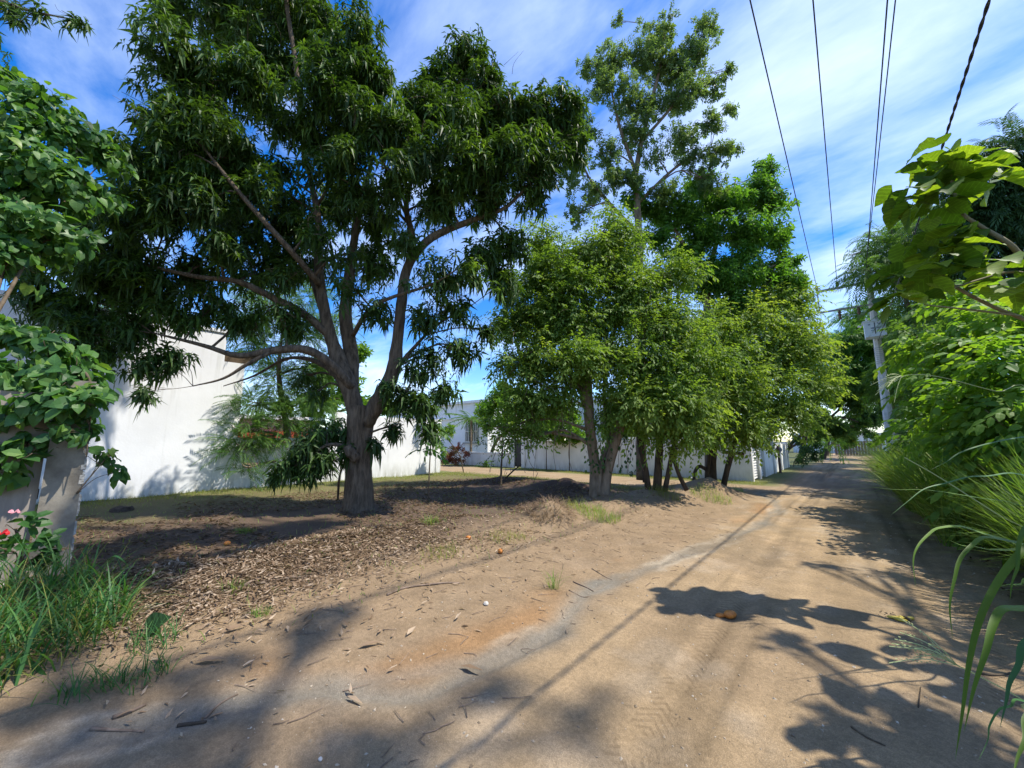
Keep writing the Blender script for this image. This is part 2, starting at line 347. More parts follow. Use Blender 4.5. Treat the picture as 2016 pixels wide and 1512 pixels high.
def H(n, s):
    n = np.asarray(n, float); s = np.asarray(s, float)
    z = 0.012 * (fbm(n * 1.3, s * 1.1, 3) - 0.5) * 2
    lot = sstep(-1.7, -4.6, n) * (1 - sstep(12.2, 13.6, s)) * sstep(-7, -3, s)
    z = z + 0.15 * lot
    rn = np.interp(s, RIDGE_S, RIDGE_N)
    amp = (0.10 + 0.10 * vnoise(s * 0.8, s * 0 + 3.3, 5)) * (1 - sstep(12.4, 13.6, s)) * sstep(-6, 0.5, s)
    z = z + amp * np.exp(-((n - rn) / (0.55 + 0.15 * (n < rn))) ** 2)
    z = z + lot * 0.10 * (fbm(n * 1.1, s * 1.1, 9) - 0.5) + lot * 0.05 * (fbm(n * 4, s * 4, 19) - 0.5)
    hol = np.exp(-(((n + 6.9) / 1.0) ** 2 + ((s - 2.2) / 1.2) ** 2)); z = z - 0.08 * hol
    for a, b, r, h in MOUNDS:
        q = ((n - a) ** 2 + (s - b) ** 2) / r ** 2
        z = z + h * np.exp(-q * 1.2) * (0.75 + 0.5 * vnoise(n * 3.1 + a, s * 3.1, 23))
    d = seg_dist(n, s, GULLY) + 0.10 * (vnoise(n * 2.2, s * 2.2, 31) - 0.5); z = z - 0.028 * np.exp(-(d / 0.06) ** 2) * (.4 + .9 * vnoise(n * .9, s * .9, 33))
    d = seg_dist(n, s, GULLY2) + 0.08 * (vnoise(n * 3, s * 3, 37) - 0.5); z = z - 0.03 * np.exp(-(d / 0.08) ** 2)
    rd = sstep(-2.4, -1.8, n) * (1 - sstep(1.6, 2.2, n))
    z = z - rd * 0.035 * (np.exp(-((n + 1.03 - 0.04 * np.sin(s * .5)) / 0.13) ** 2) + np.exp(-((n - 0.62 + 0.05 * np.sin(s * .4)) / 0.15) ** 2) * 0.8)
    far = sstep(15.5, 18, s) * rd; z = z + far * 0.11 * (fbm(n * 1.3, s * 0.8, 51) - 0.55)
    z = z + 0.15 * sstep(1.5, 2.6, n) * (1 - sstep(26, 40, s)) + 0.25 * sstep(3, 8, n)
    z = z + 0.006 * (fbm(n * 9, s * 9, 61, 3) - 0.5) * 2
    return z
def steps(lo, a, b, hi, d, g):
    mid = list(np.arange(a, b + d / 2, d)); up = []; x = mid[-1]; k = d
    while x < hi: k *= g; x += k; up.append(x)
    dn = []; x = mid[0]; k = d
    while x > lo: k *= g; x -= k; dn.append(x)
    return np.array(dn[::-1] + mid + up)
gx = steps(-600, -5.8, 1.8, 600, 0.055, 1.07); gy = steps(-300, 0.4, 8.5, 900, 0.055, 1.06)
XX, YY = np.meshgrid(gx, gy); ZZ = H(XX, YY)
hz = sstep(60, 200, np.hypot(XX, YY)); ZZ = ZZ * (1 - hz)
# soil colours (what the ground is made of; wheel tracks also carry painted rut shading)
def mixc(c, col, f): return c * (1 - f[..., None]) + np.array(col) * f[..., None]
C = np.ones(XX.shape + (3,)) * np.array((.315, .226, .132))
nz = fbm(XX * .8, YY * .8, 71); nz2 = fbm(XX * 3.3, YY * 2.2, 77)
C = mixc(C, (.28, .20, .12), sstep(.45, .62, nz) * .7)
C = mixc(C, (.36, .285, .20), sstep(.5, .7, nz2) * .5)
side = sstep(12.6, 13.4, YY + .5 * (nz2 - .5)) * (1 - sstep(16.4, 17, YY + .6 * (nz2 - .5))) * (1 - sstep(-3.6, -2.2, XX))
bank = sstep(-1.75, -2.5, XX + 1.0 * (nz - .5)) * (1 - side)
C = mixc(C, (.24, .17, .105), bank * .75)
oran = np.exp(-(seg_dist(XX, YY, GULLY + np.array((-.28, .12))) / .22) ** 2) * sstep(.4, .6, fbm(XX * 1.2, YY * 1.2, 83)); C = mixc(C, (.29, .165, .075), oran * .8)
gd = np.abs(seg_dist(XX, YY, GULLY) + .25 * (nz2 - .5) + .2 * (nz - .5)); C = mixc(C, (.19, .175, .145), np.exp(-(gd / (.04 + .12 * vnoise(XX * .9, YY * .9, 95))) ** 2) * (.55 + .45 * vnoise(XX * 1.7, YY * 1.7, 97)))
C = mixc(C, (.44, .38, .29), np.exp(-((gd - .12) / .03) ** 2) * .6 * sstep(.4, .6, vnoise(XX * 1.1, YY * 1.1, 99)))
gd = seg_dist(XX, YY, GULLY2); C = mixc(C, (.2, .175, .14), np.exp(-(gd / .1) ** 2) * .6)
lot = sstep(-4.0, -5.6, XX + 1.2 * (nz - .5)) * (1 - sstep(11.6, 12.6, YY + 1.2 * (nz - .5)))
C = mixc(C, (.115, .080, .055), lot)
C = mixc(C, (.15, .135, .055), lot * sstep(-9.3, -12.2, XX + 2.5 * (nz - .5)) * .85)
C = mixc(C, (.12, .14, .045), sstep(-12.8, -13.6, XX + .5 * nz2) * (1 - sstep(12, 12.6, YY)) * .7)
C = mixc(C, (.16, .17, .06), np.exp(-((YY - 11.9 + .6 * (nz - .5)) / .7) ** 2) * sstep(-4.5, -6, XX) * sstep(.40, .52, nz2) * .9)
C = mixc(C, (.13, .15, .05), sstep(16.3, 16.9, YY + .5 * (nz2 - .5)) * (1 - sstep(-2.6, -1.7, XX + .5 * (nz - .5))) * .9)
C = mixc(C, (.20, .15, .105), sstep(16.6, 17.4, YY + .9 * (nz - .5)) * sstep(-2.2, -1.4, XX) * (1 - sstep(24, 27, YY)) * .8)
C = mixc(C, (.15, .11, .075), sstep(.95, 1.6, XX + .5 * (nz - .5)) * .8)
C = mixc(C, (.10, .105, .04), sstep(1.8, 2.8, XX) * .9)
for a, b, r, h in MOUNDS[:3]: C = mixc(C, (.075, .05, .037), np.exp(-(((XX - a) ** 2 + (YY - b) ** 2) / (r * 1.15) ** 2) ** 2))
C = mixc(C, (.09, .10, .04), sstep(30, 45, np.hypot(XX, YY)) * (1 - sstep(-2.2, -1.6, XX) * (1 - sstep(1.4, 2, XX))))
strk = fbm(XX * 5.5 + .25 * np.sin(YY * .6), YY * .33, 121); onrd = sstep(-2.2, -1.7, XX) * (1 - sstep(1.5, 2.0, XX))
C *= (1 + onrd * .8 * (strk - .47))[..., None]
C = mixc(C, (.20, .15, .095), sstep(.56, .68, fbm(XX * .9 + 7, YY * .45, 151)) * .55 * onrd)
for tn in (-1.25, -1.03, -.8, .42, .62, .84): C *= (1 - onrd * .28 * np.exp(-((XX - tn - .05 * np.sin(YY * .45)) / .035) ** 2) * sstep(.35, .55, vnoise(XX * 2, YY * .5, 131)))[..., None]  # packed track lines, darkened in colour where the ruts shade too weakly
C *= (0.86 + .28 * vnoise(XX * 7, YY * 7, 91))[..., None]

gm, n, l, b, o = mat('soil')
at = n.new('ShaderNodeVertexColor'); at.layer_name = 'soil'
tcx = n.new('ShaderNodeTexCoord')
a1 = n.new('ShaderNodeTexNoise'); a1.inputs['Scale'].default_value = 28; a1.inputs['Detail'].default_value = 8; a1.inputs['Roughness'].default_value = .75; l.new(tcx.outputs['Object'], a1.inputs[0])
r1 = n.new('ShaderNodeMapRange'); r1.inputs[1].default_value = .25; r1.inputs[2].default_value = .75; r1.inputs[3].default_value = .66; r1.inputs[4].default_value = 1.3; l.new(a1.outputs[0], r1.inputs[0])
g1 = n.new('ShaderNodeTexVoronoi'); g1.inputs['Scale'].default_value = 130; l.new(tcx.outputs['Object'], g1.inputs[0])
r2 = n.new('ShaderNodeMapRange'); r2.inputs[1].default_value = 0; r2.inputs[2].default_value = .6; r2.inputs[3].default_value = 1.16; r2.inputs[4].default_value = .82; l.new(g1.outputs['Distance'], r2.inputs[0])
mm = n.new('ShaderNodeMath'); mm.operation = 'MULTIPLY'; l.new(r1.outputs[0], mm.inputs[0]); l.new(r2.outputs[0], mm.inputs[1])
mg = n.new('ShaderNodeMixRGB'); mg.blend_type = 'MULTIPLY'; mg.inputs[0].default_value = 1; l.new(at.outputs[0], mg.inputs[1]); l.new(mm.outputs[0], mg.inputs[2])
MG = mg; b.inputs['Roughness'].default_value = .95; b.inputs['Specular IOR Level'].default_value = .15
# tyre tread relief pressed into the two wheel tracks (also darkened in colour: packed soil and stand-in shading)
sx = n.new('ShaderNodeSeparateXYZ'); l.new(tcx.outputs['Object'], sx.inputs[0])
def mth(op, a, b2=None):
    q = n.new('ShaderNodeMath'); q.operation = op
    for i, v in enumerate((a, b2)):
        if v is None: continue
        if isinstance(v, (int, float)): q.inputs[i].default_value = v
        else: l.new(v, q.inputs[i])
    return q.outputs[0]
def band(c, wd): return mth('SUBTRACT', 1.0, mth('MINIMUM', 1.0, mth('DIVIDE', mth('ABSOLUTE', mth('SUBTRACT', sx.outputs[0], c)), wd)))
wv = mth('SINE', mth('ADD', mth('MULTIPLY', sx.outputs[1], 95.0), mth('MULTIPLY', mth('ABSOLUTE', mth('ADD', sx.outputs[0], 1.03)), 110.0)))
wv2 = mth('GREATER_THAN', wv, 0.35)
msk = mth('ADD', mth('GREATER_THAN', band(-1.03, .10), 0.02), mth('GREATER_THAN', band(.62, .10), 0.02))
nzb = n.new('ShaderNodeTexNoise'); nzb.inputs['Scale'].default_value = 3.0; l.new(tcx.outputs['Object'], nzb.inputs[0])
brk = mth('GREATER_THAN', nzb.outputs[0], 0.5)
tread = mth('MULTIPLY', mth('MULTIPLY', wv2, msk), brk)
td = n.new('ShaderNodeMixRGB'); td.blend_type = 'MULTIPLY'; l.new(mth('MULTIPLY', tread, .28), td.inputs[0]); l.new(MG.outputs[0], td.inputs[1]); td.inputs[2].default_value = (.35, .32, .3, 1); l.new(td.outputs[0], b.inputs['Base Color'])  # tread marks darkened in colour to help out the weak relief shading
hgt = mth('SUBTRACT', mth('ADD', mth('MULTIPLY', a1.outputs[0], .9), mth('MULTIPLY', g1.outputs['Distance'], -.25)), mth('MULTIPLY', tread, .45))
bp = n.new('ShaderNodeBump'); bp.inputs['Strength'].default_value = .7; bp.inputs['Distance'].default_value = .016; l.new(hgt, bp.inputs['Height']); l.new(bp.outputs[0], b.inputs['Normal'])

ny, nx = XX.shape
idx = np.arange(ny * nx).reshape(ny, nx)
Q = np.stack((idx[:-1, :-1], idx[:-1, 1:], idx[1:, 1:], idx[1:, :-1]), -1).reshape(-1, 4)
cx = (XX[:-1, :-1] + XX[1:, 1:]).ravel() / 2; cy = (YY[:-1, :-1] + YY[1:, 1:]).ravel() / 2
isroad = (cx > -2.0) & (cx < 1.75) & (cy < 70); isside = (cy > 13.0) & (cy < 16.7) & (cx <= -2.0) & (cx > -45)
VV = np.stack((XX, YY, ZZ), -1).reshape(-1, 3); CC = C.reshape(-1, 3)
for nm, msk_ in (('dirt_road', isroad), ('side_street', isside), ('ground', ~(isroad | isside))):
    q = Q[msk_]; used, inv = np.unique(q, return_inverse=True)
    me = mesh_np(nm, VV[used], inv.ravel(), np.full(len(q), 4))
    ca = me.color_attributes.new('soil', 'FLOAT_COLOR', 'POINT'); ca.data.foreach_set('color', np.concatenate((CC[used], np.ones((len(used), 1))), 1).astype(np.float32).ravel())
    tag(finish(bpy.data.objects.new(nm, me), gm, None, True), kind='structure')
def onground(n_, s_, dz=0.0): return np.array((n_, s_, float(H(n_, s_)) + dz))

# ------------------------------------------------------------------ buildings and walls
def wall_mat(name, base, grime=(.20, .19, .11), low=0.1, high=0.75, amt=.75, streak=.16):
    m, n, l, b, o = mat(name)
    t = n.new('ShaderNodeTexCoord'); s_ = n.new('ShaderNodeSeparateXYZ'); l.new(t.outputs['Object'], s_.inputs[0])
    a = n.new('ShaderNodeTexNoise'); a.inputs['Scale'].default_value = 1.1; a.inputs['Detail'].default_value = 7; a.inputs['Roughness'].default_value = .6; l.new(t.outputs['Object'], a.inputs[0])
    r = n.new('ShaderNodeValToRGB'); r.color_ramp.elements[0].position = .32; r.color_ramp.elements[1].position = .62
    r.color_ramp.elements[0].color = tuple(c * (1 - streak) for c in base) + (1,); r.color_ramp.elements[1].color = (*base, 1); l.new(a.outputs[0], r.inputs[0])
    mpg = n.new('ShaderNodeMapping'); mpg.inputs['Scale'].default_value = (2.2, 2.2, .5); l.new(t.outputs['Object'], mpg.inputs[0])
    c = n.new('ShaderNodeTexNoise'); c.inputs['Scale'].default_value = 2.0; c.inputs['Detail'].default_value = 8; c.inputs['Roughness'].default_value = .7; l.new(mpg.outputs[0], c.inputs[0])
    h = n.new('ShaderNodeMapRange'); h.inputs[1].default_value = low; h.inputs[2].default_value = high; h.inputs[3].default_value = 1; h.inputs[4].default_value = 0; l.new(s_.outputs[2], h.inputs[0])
    k = n.new('ShaderNodeMapRange'); k.inputs[1].default_value = .38; k.inputs[2].default_value = .66; l.new(c.outputs[0], k.inputs[0])
    q = n.new('ShaderNodeMath'); q.operation = 'MULTIPLY'; l.new(h.outputs[0], q.inputs[0]); l.new(k.outputs[0], q.inputs[1])
    q2 = n.new('ShaderNodeMath'); q2.operation = 'MULTIPLY'; q2.inputs[1].default_value = amt; l.new(q.outputs[0], q2.inputs[0])
    mp2 = n.new('ShaderNodeMapping'); mp2.inputs['Scale'].default_value = (3.2, 3.2, .22); l.new(t.outputs['Object'], mp2.inputs[0])
    e = n.new('ShaderNodeTexNoise'); e.inputs['Scale'].default_value = 1.6; e.inputs['Detail'].default_value = 5; l.new(mp2.outputs[0], e.inputs[0])
    e2 = n.new('ShaderNodeMapRange'); e2.inputs[1].default_value = .56; e2.inputs[2].default_value = .72; e2.inputs[4].default_value = .22; l.new(e.outputs[0], e2.inputs[0])
    q3 = n.new('ShaderNodeMath'); q3.operation = 'MAXIMUM'; l.new(q2.outputs[0], q3.inputs[0]); l.new(e2.outputs[0], q3.inputs[1]); q2 = q3
    x = n.new('ShaderNodeMixRGB'); l.new(q2.outputs[0], x.inputs[0]); l.new(r.outputs[0], x.inputs[1]); x.inputs[2].default_value = (*grime, 1)
    l.new(x.outputs[0], b.inputs['Base Color']); b.inputs['Roughness'].default_value = .85; b.inputs['Specular IOR Level'].default_value = .2
    d = n.new('ShaderNodeTexNoise'); d.inputs['Scale'].default_value = 22; d.inputs['Detail'].default_value = 6; l.new(t.outputs['Object'], d.inputs[0])
    u = n.new('ShaderNodeBump'); u.inputs['Strength'].default_value = .25; u.inputs['Distance'].default_value = .01; l.new(d.outputs[0], u.inputs['Height']); l.new(u.outputs[0], b.inputs['Normal'])
    return m
WHITE = wall_mat('white_painted_wall', (.76, .77, .79), streak=.10)
CREAM = wall_mat('cream_painted_wall', (.80, .79, .75), (.30, .24, .15), 0.0, 0.55, .7)
CONC = noise_mat('concrete', (.13, .115, .095), (.28, .255, .21), 5, .9, .4, 30)
CONC_P = noise_mat('pole_concrete', (.40, .40, .39), (.56, .56, .54), 4, .9, .3, 40)
BOARD = noise_mat('grey_board', (.20, .17, .145), (.29, .255, .22), 3, .75, .2, 60, (6, 6, .5))
DARKWOOD = noise_mat('dark_wood', (.05, .035, .022), (.13, .09, .055), 5, .8, .4, 20)
SLATW = noise_mat('white_slat', (.62, .60, .55), (.76, .74, .69), 6, .6, .15)
RUST = noise_mat('rusty_steel', (.07, .045, .035), (.16, .10, .07), 8, .8, .3)
DARKMETAL = plain('dark_metal', (.02, .02, .022), .5)
GREYMETAL = noise_mat('grey_metal', (.22, .23, .24), (.34, .35, .36), 5, .5, .1)
GLASS = plain('window_glass', (.04, .05, .06), .08)
PINK = noise_mat('pink_plaster', (.55, .36, .34), (.64, .43, .40), 3, .8, .1)
REDP = noise_mat('red_paint', (.42, .05, .04), (.52, .07, .05), 3, .6, .1)

t = thing('white_house', 'tall blank white house wall rising beside the vine-covered fence', 'house', NS(-14.3, 0, .1))
MB().box((-24, -14, -.3), (-14.3, 2.95, 4.9)).build('wall', WHITE, t)
MB().box((-24, 2.953, -.3), (-14.303, 3.5, 4.02)).build('side_wing', WHITE, t)
MB().box((-24.05, -14, 4.9), (-14.26, 2.98, 5.0)).build('roof_edge', WHITE, t)
for k in range(4):
    MB().box((-15.2 - k * .9, 2.96, 4.10), (-15.08 - k * .9, 3.62, 4.26)).build('roof_beam', DARKWOOD, t)
MB().box((-19, 2.953, 4.262), (-14.32, 3.75, 4.34)).build('eave', DARKWOOD, t)
MB().box((-14.42, 2.956, 4.022), (-14.31, 3.72, 4.26)).build('fascia_board', DARKWOOD, t)
t = thing('rooftop_box', 'small grey box on the roof edge of the tall white house', 'vent', NS(-16, 1.5, 5.0))
MB().box((-16.3, 1.25, 5.0), (-15.8, 1.8, 5.42)).build('cabinet', GREYMETAL, t)
MB().box((-16.34, 1.21, 5.423), (-15.76, 1.84, 5.46)).build('lid', GREYMETAL, t)

t = thing('garden_wall', 'long white garden wall behind the mango trunk with mossy base', 'wall', NS(-14.3, 7, .1))
MB().box((-14.5, 3.503, -.3), (-14.31, 6.45, 1.70)).build('low_section', WHITE, t)
MB().box((-14.56, 6.453, -.3), (-14.28, 6.75, 2.66)).build('pillar', WHITE, t)
MB().box((-14.5, 6.753, -.3), (-14.31, 11.15, 2.56)).build('high_section', WHITE, t)
MB().box((-14.56, 11.153, -.3), (-14.28, 11.42, 2.6)).build('pillar', WHITE, t)
MB().box((-40, 11.2, -.3), (-14.563, 11.38, 2.5)).build('return_section', WHITE, t)
t = thing('pink_outbuilding', 'low pink building with a red band showing above the low white wall', 'building', NS(-19, 5, 0))
MB().box((-24, 4.3, -.2), (-18.6, 7.6, 2.5)).build('wall', PINK, t)
MB().box((-18.598, 4.2, 1.5), (-18.5, 7.7, 2.0)).build('red_band', REDP, t)
MB().box((-24.1, 4.1, 2.503), (-18.3, 7.8, 2.65)).build('roof_slab', WHITE, t)

# compound across the side street
t = thing('compound_wall', 'long cream boundary wall across the side street behind the leaning trunks', 'wall', NS(-8, 18, 0))
MB().box((-14.6, 18.0, -.3), (-3.0, 18.18, 1.62)).build('wall_section', CREAM, t)
for x in (-14.75, -8.7, -3.15): MB().box((x - .14, 17.96, -.3), (x + .14, 18.22, 1.72)).build('pillar', CREAM, t)
MB().box((-15.75, 17.97, -.3), (-15.45, 18.2, 1.75)).build('pillar', CREAM, t)
MB().box((-15.9, 17.9, 1.76), (-14.5, 18.3, 1.86)).build('door_lintel', CREAM, t)
d = MB().box((-15.44, 18.05, .05), (-14.9, 18.1, 1.7)).build('door', DARKMETAL, t)
MB().box((-15.02, 18.02, .85), (-14.98, 18.047, .95)).build('handle', GREYMETAL, d)
t = thing('planter_wall', 'low white front wall beside the red-leaved shrub', 'wall', NS(-18, 18, 0))
MB().box((-21.5, 18.02, -.3), (-15.76, 18.2, .78)).build('wall_section', CREAM, t)
MB().box((-21.5, 17.98, .783), (-15.76, 18.24, .86)).build('coping', CREAM, t)

t = thing('white_house', 'white house with barred window behind the low front wall', 'house', NS(-22, 22, 0))
MB().box((-34, 20.5, -.2), (-20.2, 30, 4.5)).build('wall', WHITE, t)
MB().box((-34.2, 20.3, 4.503), (-20.0, 30.2, 4.7)).build('roof_slab', WHITE, t)
MB().box((-34, 20.35, 3.3), (-20.15, 20.497, 3.42)).build('ledge', WHITE, t)
wn = MB().box((-22.6, 20.44, 1.55), (-21.2, 20.497, 3.15)).build('window', GLASS, t)
for k in range(8): MB().box((-22.55 + k * .185, 20.37, 1.5), (-22.5 + k * .185, 20.42, 3.2)).build('grille_bar', SLATW, wn)
for z in (1.5, 2.3, 3.15): MB().box((-22.62, 20.34, z), (-21.18, 20.367, z + .05)).build('grille_bar', SLATW, wn)
MB().box((-22.7, 20.3, 1.38), (-21.1, 20.496, 1.48)).build('sill', GREYMETAL, wn)

t = thing('garage', 'cream roadside garage with louvred doors under a white roof slab', 'garage', NS(-3.3, 20, 0))
MB().box((-9, 18.3, -.2), (-3.22, 20.9, 1.78)).build('wall', CREAM, t)
def louvre(s0, s1):
    d = MB().box((-3.16, s0, .02), (-3.12, s1, 1.55)).build('door', CREAM, t)
    for k in range(14):
        z = .08 + k * .105
        MB().add([(-3.117, s0 + .04, z), (-3.117, s1 - .04, z), (-3.06, s1 - .04, z), (-3.06, s0 + .04, z), (-3.117, s0 + .04, z + .085), (-3.117, s1 - .04, z + .085)],
                 [(0, 1, 2, 3), (3, 2, 5, 4), (0, 3, 4), (1, 5, 2), (0, 4, 5, 1)]).build('slat', SLATW, d)
louvre(18.35, 19.35); louvre(19.75, 20.75)
MB().box((-3.2, 19.37, -.1), (-2.98, 19.73, 1.75)).build('pillar', CREAM, t)
MB().box((-3.2, 20.77, -.1), (-2.98, 21.1, 1.75)).build('pillar', CREAM, t)
MB().box((-9.2, 18.9, 1.9), (-2.7, 24.2, 2.62)).build('roof_slab', WHITE, t)
MB().box((-8.8, 20.903, -.2), (-3.6, 23.9, 1.897)).build('under_slab_block', DARKMETAL, t)  # near-black block standing in for the shade under the roof slab
t = thing('roadside_wall', 'pale panelled boundary wall running along the road past the garage', 'wall', NS(-3, 25, 0))
for k, (a, b_) in enumerate(((21.12, 23.3), (23.65, 26.1), (26.15, 29.0))):
    MB().box((-3.12, a, -.2), (-3.0 + .01 * k, b_, 1.42)).build('panel', CREAM, t)
for a, h in ((23.32, 1.85), (26.1, 1.5), (29.0, 1.55)): MB().box((-3.2, a, -.2), (-2.93, a + .3, h)).build('post', CREAM, t)
t = thing('rusty_post', 'thin rusty steel post with a round meter against the pale roadside wall', 'post', NS(-2.8, 23.9, 0))
MB().tube([(-2.8, 23.9, -.1), (-2.8, 23.9, 1.35)], .06, 8).build('shaft', RUST, t)
MB().tube([(-2.8, 24.0, 1.15), (-2.8, 24.25, 1.15)], .14, 12).build('meter', GREYMETAL, t)
t = thing('white_house', 'white house glimpsed behind the forked trunk above the boundary wall', 'house', NS(-11, 23, 0))
MB().box((-14, 23, -.2), (-9.8, 27, 4.2)).build('wall', WHITE, t)
MB().box((-14.2, 22.8, 4.203), (-9.6, 27.2, 4.4)).build('roof_slab', WHITE, t)
w_ = MB().box((-12.3, 22.95, 2.2), (-11.1, 22.997, 3.4)).build('window', GLASS, t)
for k in range(3): MB().box((-12.3 + k * .58, 22.9, 2.2), (-12.26 + k * .58, 22.947, 3.4)).build('frame', SLATW, w_)

# far end of the road: plank gate
t = thing('plank_gate', 'weathered plank gate closing the far end of the road', 'gate', NS(0.4, 58, 0))
for k in range(16):
    x = -1.4 + k * .25
    MB().box((x, 58, 0), (x + .22, 58.04, 1.5 + .12 * RNG.random())).build('plank', DRYSTICK, t)
for z in (.4, 1.1): MB().box((-1.5, 58.043, z), (2.7, 58.09, z + .1)).build('rail', DRYSTICK, t)
t = thing('house', 'pale distant house wall glimpsed between trunks at the road end', 'house', NS(1, 66, 0))
MB().box((-6, 66, 0), (7, 72, 2.4)).build('wall', WHITE, t)
MB().box((-6.3, 65.7, 2.403), (7.3, 72.3, 2.6)).build('roof_slab', CREAM, t)

# left fence: boards, plinth and concrete end post
t = thing('board_fence', 'grey board fence ending in a pale concrete post under the vine', 'fence', NS(-6.4, -.6, 0))
pm = MB(); pm.tube([(-6.42, .06, -.3), (-6.42, .06, 2.25)], .2, 4)
V = [(-6.58, -.11, -.3), (-6.26, -.11, -.3), (-6.26, .17, -.3), (-6.58, .17, -.3), (-6.57, -.10, 2.25), (-6.27, -.10, 2.25), (-6.27, .16, 2.25), (-6.57, .16, 2.25)]
MB().add(V, [(0, 3, 2, 1), (4, 5, 6, 7), (0, 1, 5, 4), (1, 2, 6, 5), (2, 3, 7, 6), (3, 0, 4, 7)]).build('concrete_post', CONC, t)
RUB = MB()
for k in range(150):
    z = -.1 + 2.3 * RNG.random(); q = .008 + .014 * RNG.random(); c = np.array((-6.28 - .05 * RNG.random() ** 2, .165, z))
    RUB.box(c - q, c + np.array((q, q * .9, q * 1.3)))
RUB.build('rough_edge', noise_mat('broken_mortar', (.16, .14, .12), (.6, .58, .53), 30, .9, .3), t)['kind'] = 'stuff'
MB().box((-6.5, -4.2, -.3), (-6.28, -.113, .16)).build('plinth', CONC, t)
MB().box((-6.53, -4.2, .163), (-6.25, -.115, .22)).build('plinth_cap', CREAM, t)
for k in range(5):
    s0 = -.58 - k * .5 if k else -.60
    bd = MB().box((-6.40 + .008 * (k % 2), s0 - (0 if k else 0), .225), (-6.375 + .008 * (k % 2), s0 + .475, 2.1 - .07 * (k % 3))).build('board', BOARD, t)
    for z in (.6, 1.35, 1.9):
        for ds in (.1, .38): MB().tube([(-6.376 + .008 * (k % 2), s0 + ds, z), (-6.368 + .008 * (k % 2), s0 + ds, z)], .009, 6).build('screw', GREYMETAL, bd)
MB().box((-6.5, -4.2, 1.0), (-6.41, -.12, 1.1)).build('rail', DARKWOOD, t)
MB().box((-6.5, -4.2, 1.9), (-6.41, -.12, 2.0)).build('rail', DARKWOOD, t)

# ------------------------------------------------------------------ power line
PN, PS = 1.42, 24.5
t = thing('utility_pole', 'tall tapered concrete power pole with steel crossarms by the grass', 'utility pole', NS(PN, PS, 0))
MB().tube([(PN, PS, -.5), (PN, PS, 10.1)], [.205, .11], 8).build('shaft', CONC_P, t)
MB().box((PN - 2.0, PS - .21, 9.05), (PN + .3, PS - .13, 9.16)).build('crossarm', GREYMETAL, t)
MB().box((PN - 1.95, PS - .23, 7.95), (PN + .3, PS - .16, 8.03)).build('crossarm', GREYMETAL, t)
MB().box((PN - 1.98, PS - .20, 8.03), (PN - 1.92, PS - .15, 9.05)).build('brace', GREYMETAL, t)
for x in (-1.95, -1.15, .0):
    i = MB().tube([(PN + x, PS - .17, 9.16), (PN + x, PS - .17, 9.24), (PN + x, PS - .17, 9.3), (PN + x, PS - .17, 9.36), (PN + x, PS - .17, 9.43)], [.03, .08, .05, .08, .04], 8).build('insulator', RUST, t)
for x in (-1.2, -.5):
    MB().tube([(PN + x, PS - .2, 7.95), (PN + x, PS - .2, 7.85), (PN + x, PS - .2, 7.78), (PN + x, PS - .2, 7.7), (PN + x, PS - .2, 7.6), (PN + x, PS - .2, 7.5)], [.03, .08, .04, .08, .04, .07], 8).build('cutout_fuse', RUST, t)
for k in range(9): MB().tube([(PN, PS, 5.15 + k * .09), (PN, PS, 5.18 + k * .09)], .17 - .0008 * k, 8).build('band', GREYMETAL, t)
t = thing('transformer', 'pale blue grey transformer box mounted high on the concrete pole', 'transformer', NS(PN, PS - .5, 6.2))
TB = noise_mat('transformer_paint', (.46, .52, .57), (.56, .62, .66), 5, .5, .05)
MB().box((PN - .42, PS - .85, 6.30), (PN + .30, PS - .24, 7.0)).build('tank', TB, t)
MB().box((PN - .47, PS - .89, 7.003), (PN + .35, PS - .22, 7.06)).build('lid', TB, t)
for x in (-.5, .36): MB().tube([(PN + x, PS - .5, 6.9), (PN + x * 1.25, PS - .5, 6.95)], .05, 8).build('bushing', SLATW, t)
for x in (-.3, .2): MB().tube([(PN + x, PS - .6, 7.06), (PN + x, PS - .6, 7.13), (PN + x, PS - .6, 7.2), (PN + x, PS - .6, 7.28)], [.05, .03, .05, .02], 8).build('bushing', SLATW, t)
MB().box((PN - .08, PS - .858, 6.42), (PN - .05, PS - .852, 6.95)).build('cable_drop', DARKMETAL, t)
INK = plain('faded_ink', (.10, .11, .17), .7)
def mark(x0, z0, x1, z1):                          # illegible stencilled marks
    return MB().box((PN + x0, PS - .856, z0), (PN + x1, PS - .851, z1)).build('stencil_mark', INK, t)
for x0 in (-.28, -.24): mark(x0, 6.84, x0 + .025, 6.9)
MB().add([(PN + .02, PS - .856, 6.93), (PN + .05, PS - .856, 6.93), (PN + .085, PS - .856, 6.83), (PN + .06, PS - .856, 6.83)], [(0, 1, 2, 3)]).build('stencil_mark', INK, t)
MB().add([(PN + .12, PS - .856, 6.93), (PN + .15, PS - .856, 6.93), (PN + .095, PS - .856, 6.83), (PN + .07, PS - .856, 6.83)], [(0, 1, 2, 3)]).build('stencil_mark', INK, t)
for x0 in (-.20, -.155, -.12, .0, .04, .09): mark(x0, 6.66, x0 + .026, 6.73)
for x0 in (-.20, -.16, -.12, .0, .045, .09): mark(x0, 6.57, x0 + .028, 6.60)
WIRE = plain('wire', (.03, .025, .04), .5)
def wire(name, label, a, b_, sag, r, seg=6, m=WIRE):
    u = np.linspace(0, 1, 60)[:, None]; p = np.array(a) * (1 - u) + np.array(b_) * u; p[:, 2] -= sag * 4 * (u * (1 - u))[:, 0]
    return tag(MB().tube(p, r, seg).build(name, m, None, True), label, 'wire', 'overhead wires')
wire('power_wire', 'leftmost thin overhead wire crossing the sky beside the tall tree', (PN - 1.95, PS - .17, 9.43), (PN - 2.1, -26, 9.6), .25, .013)
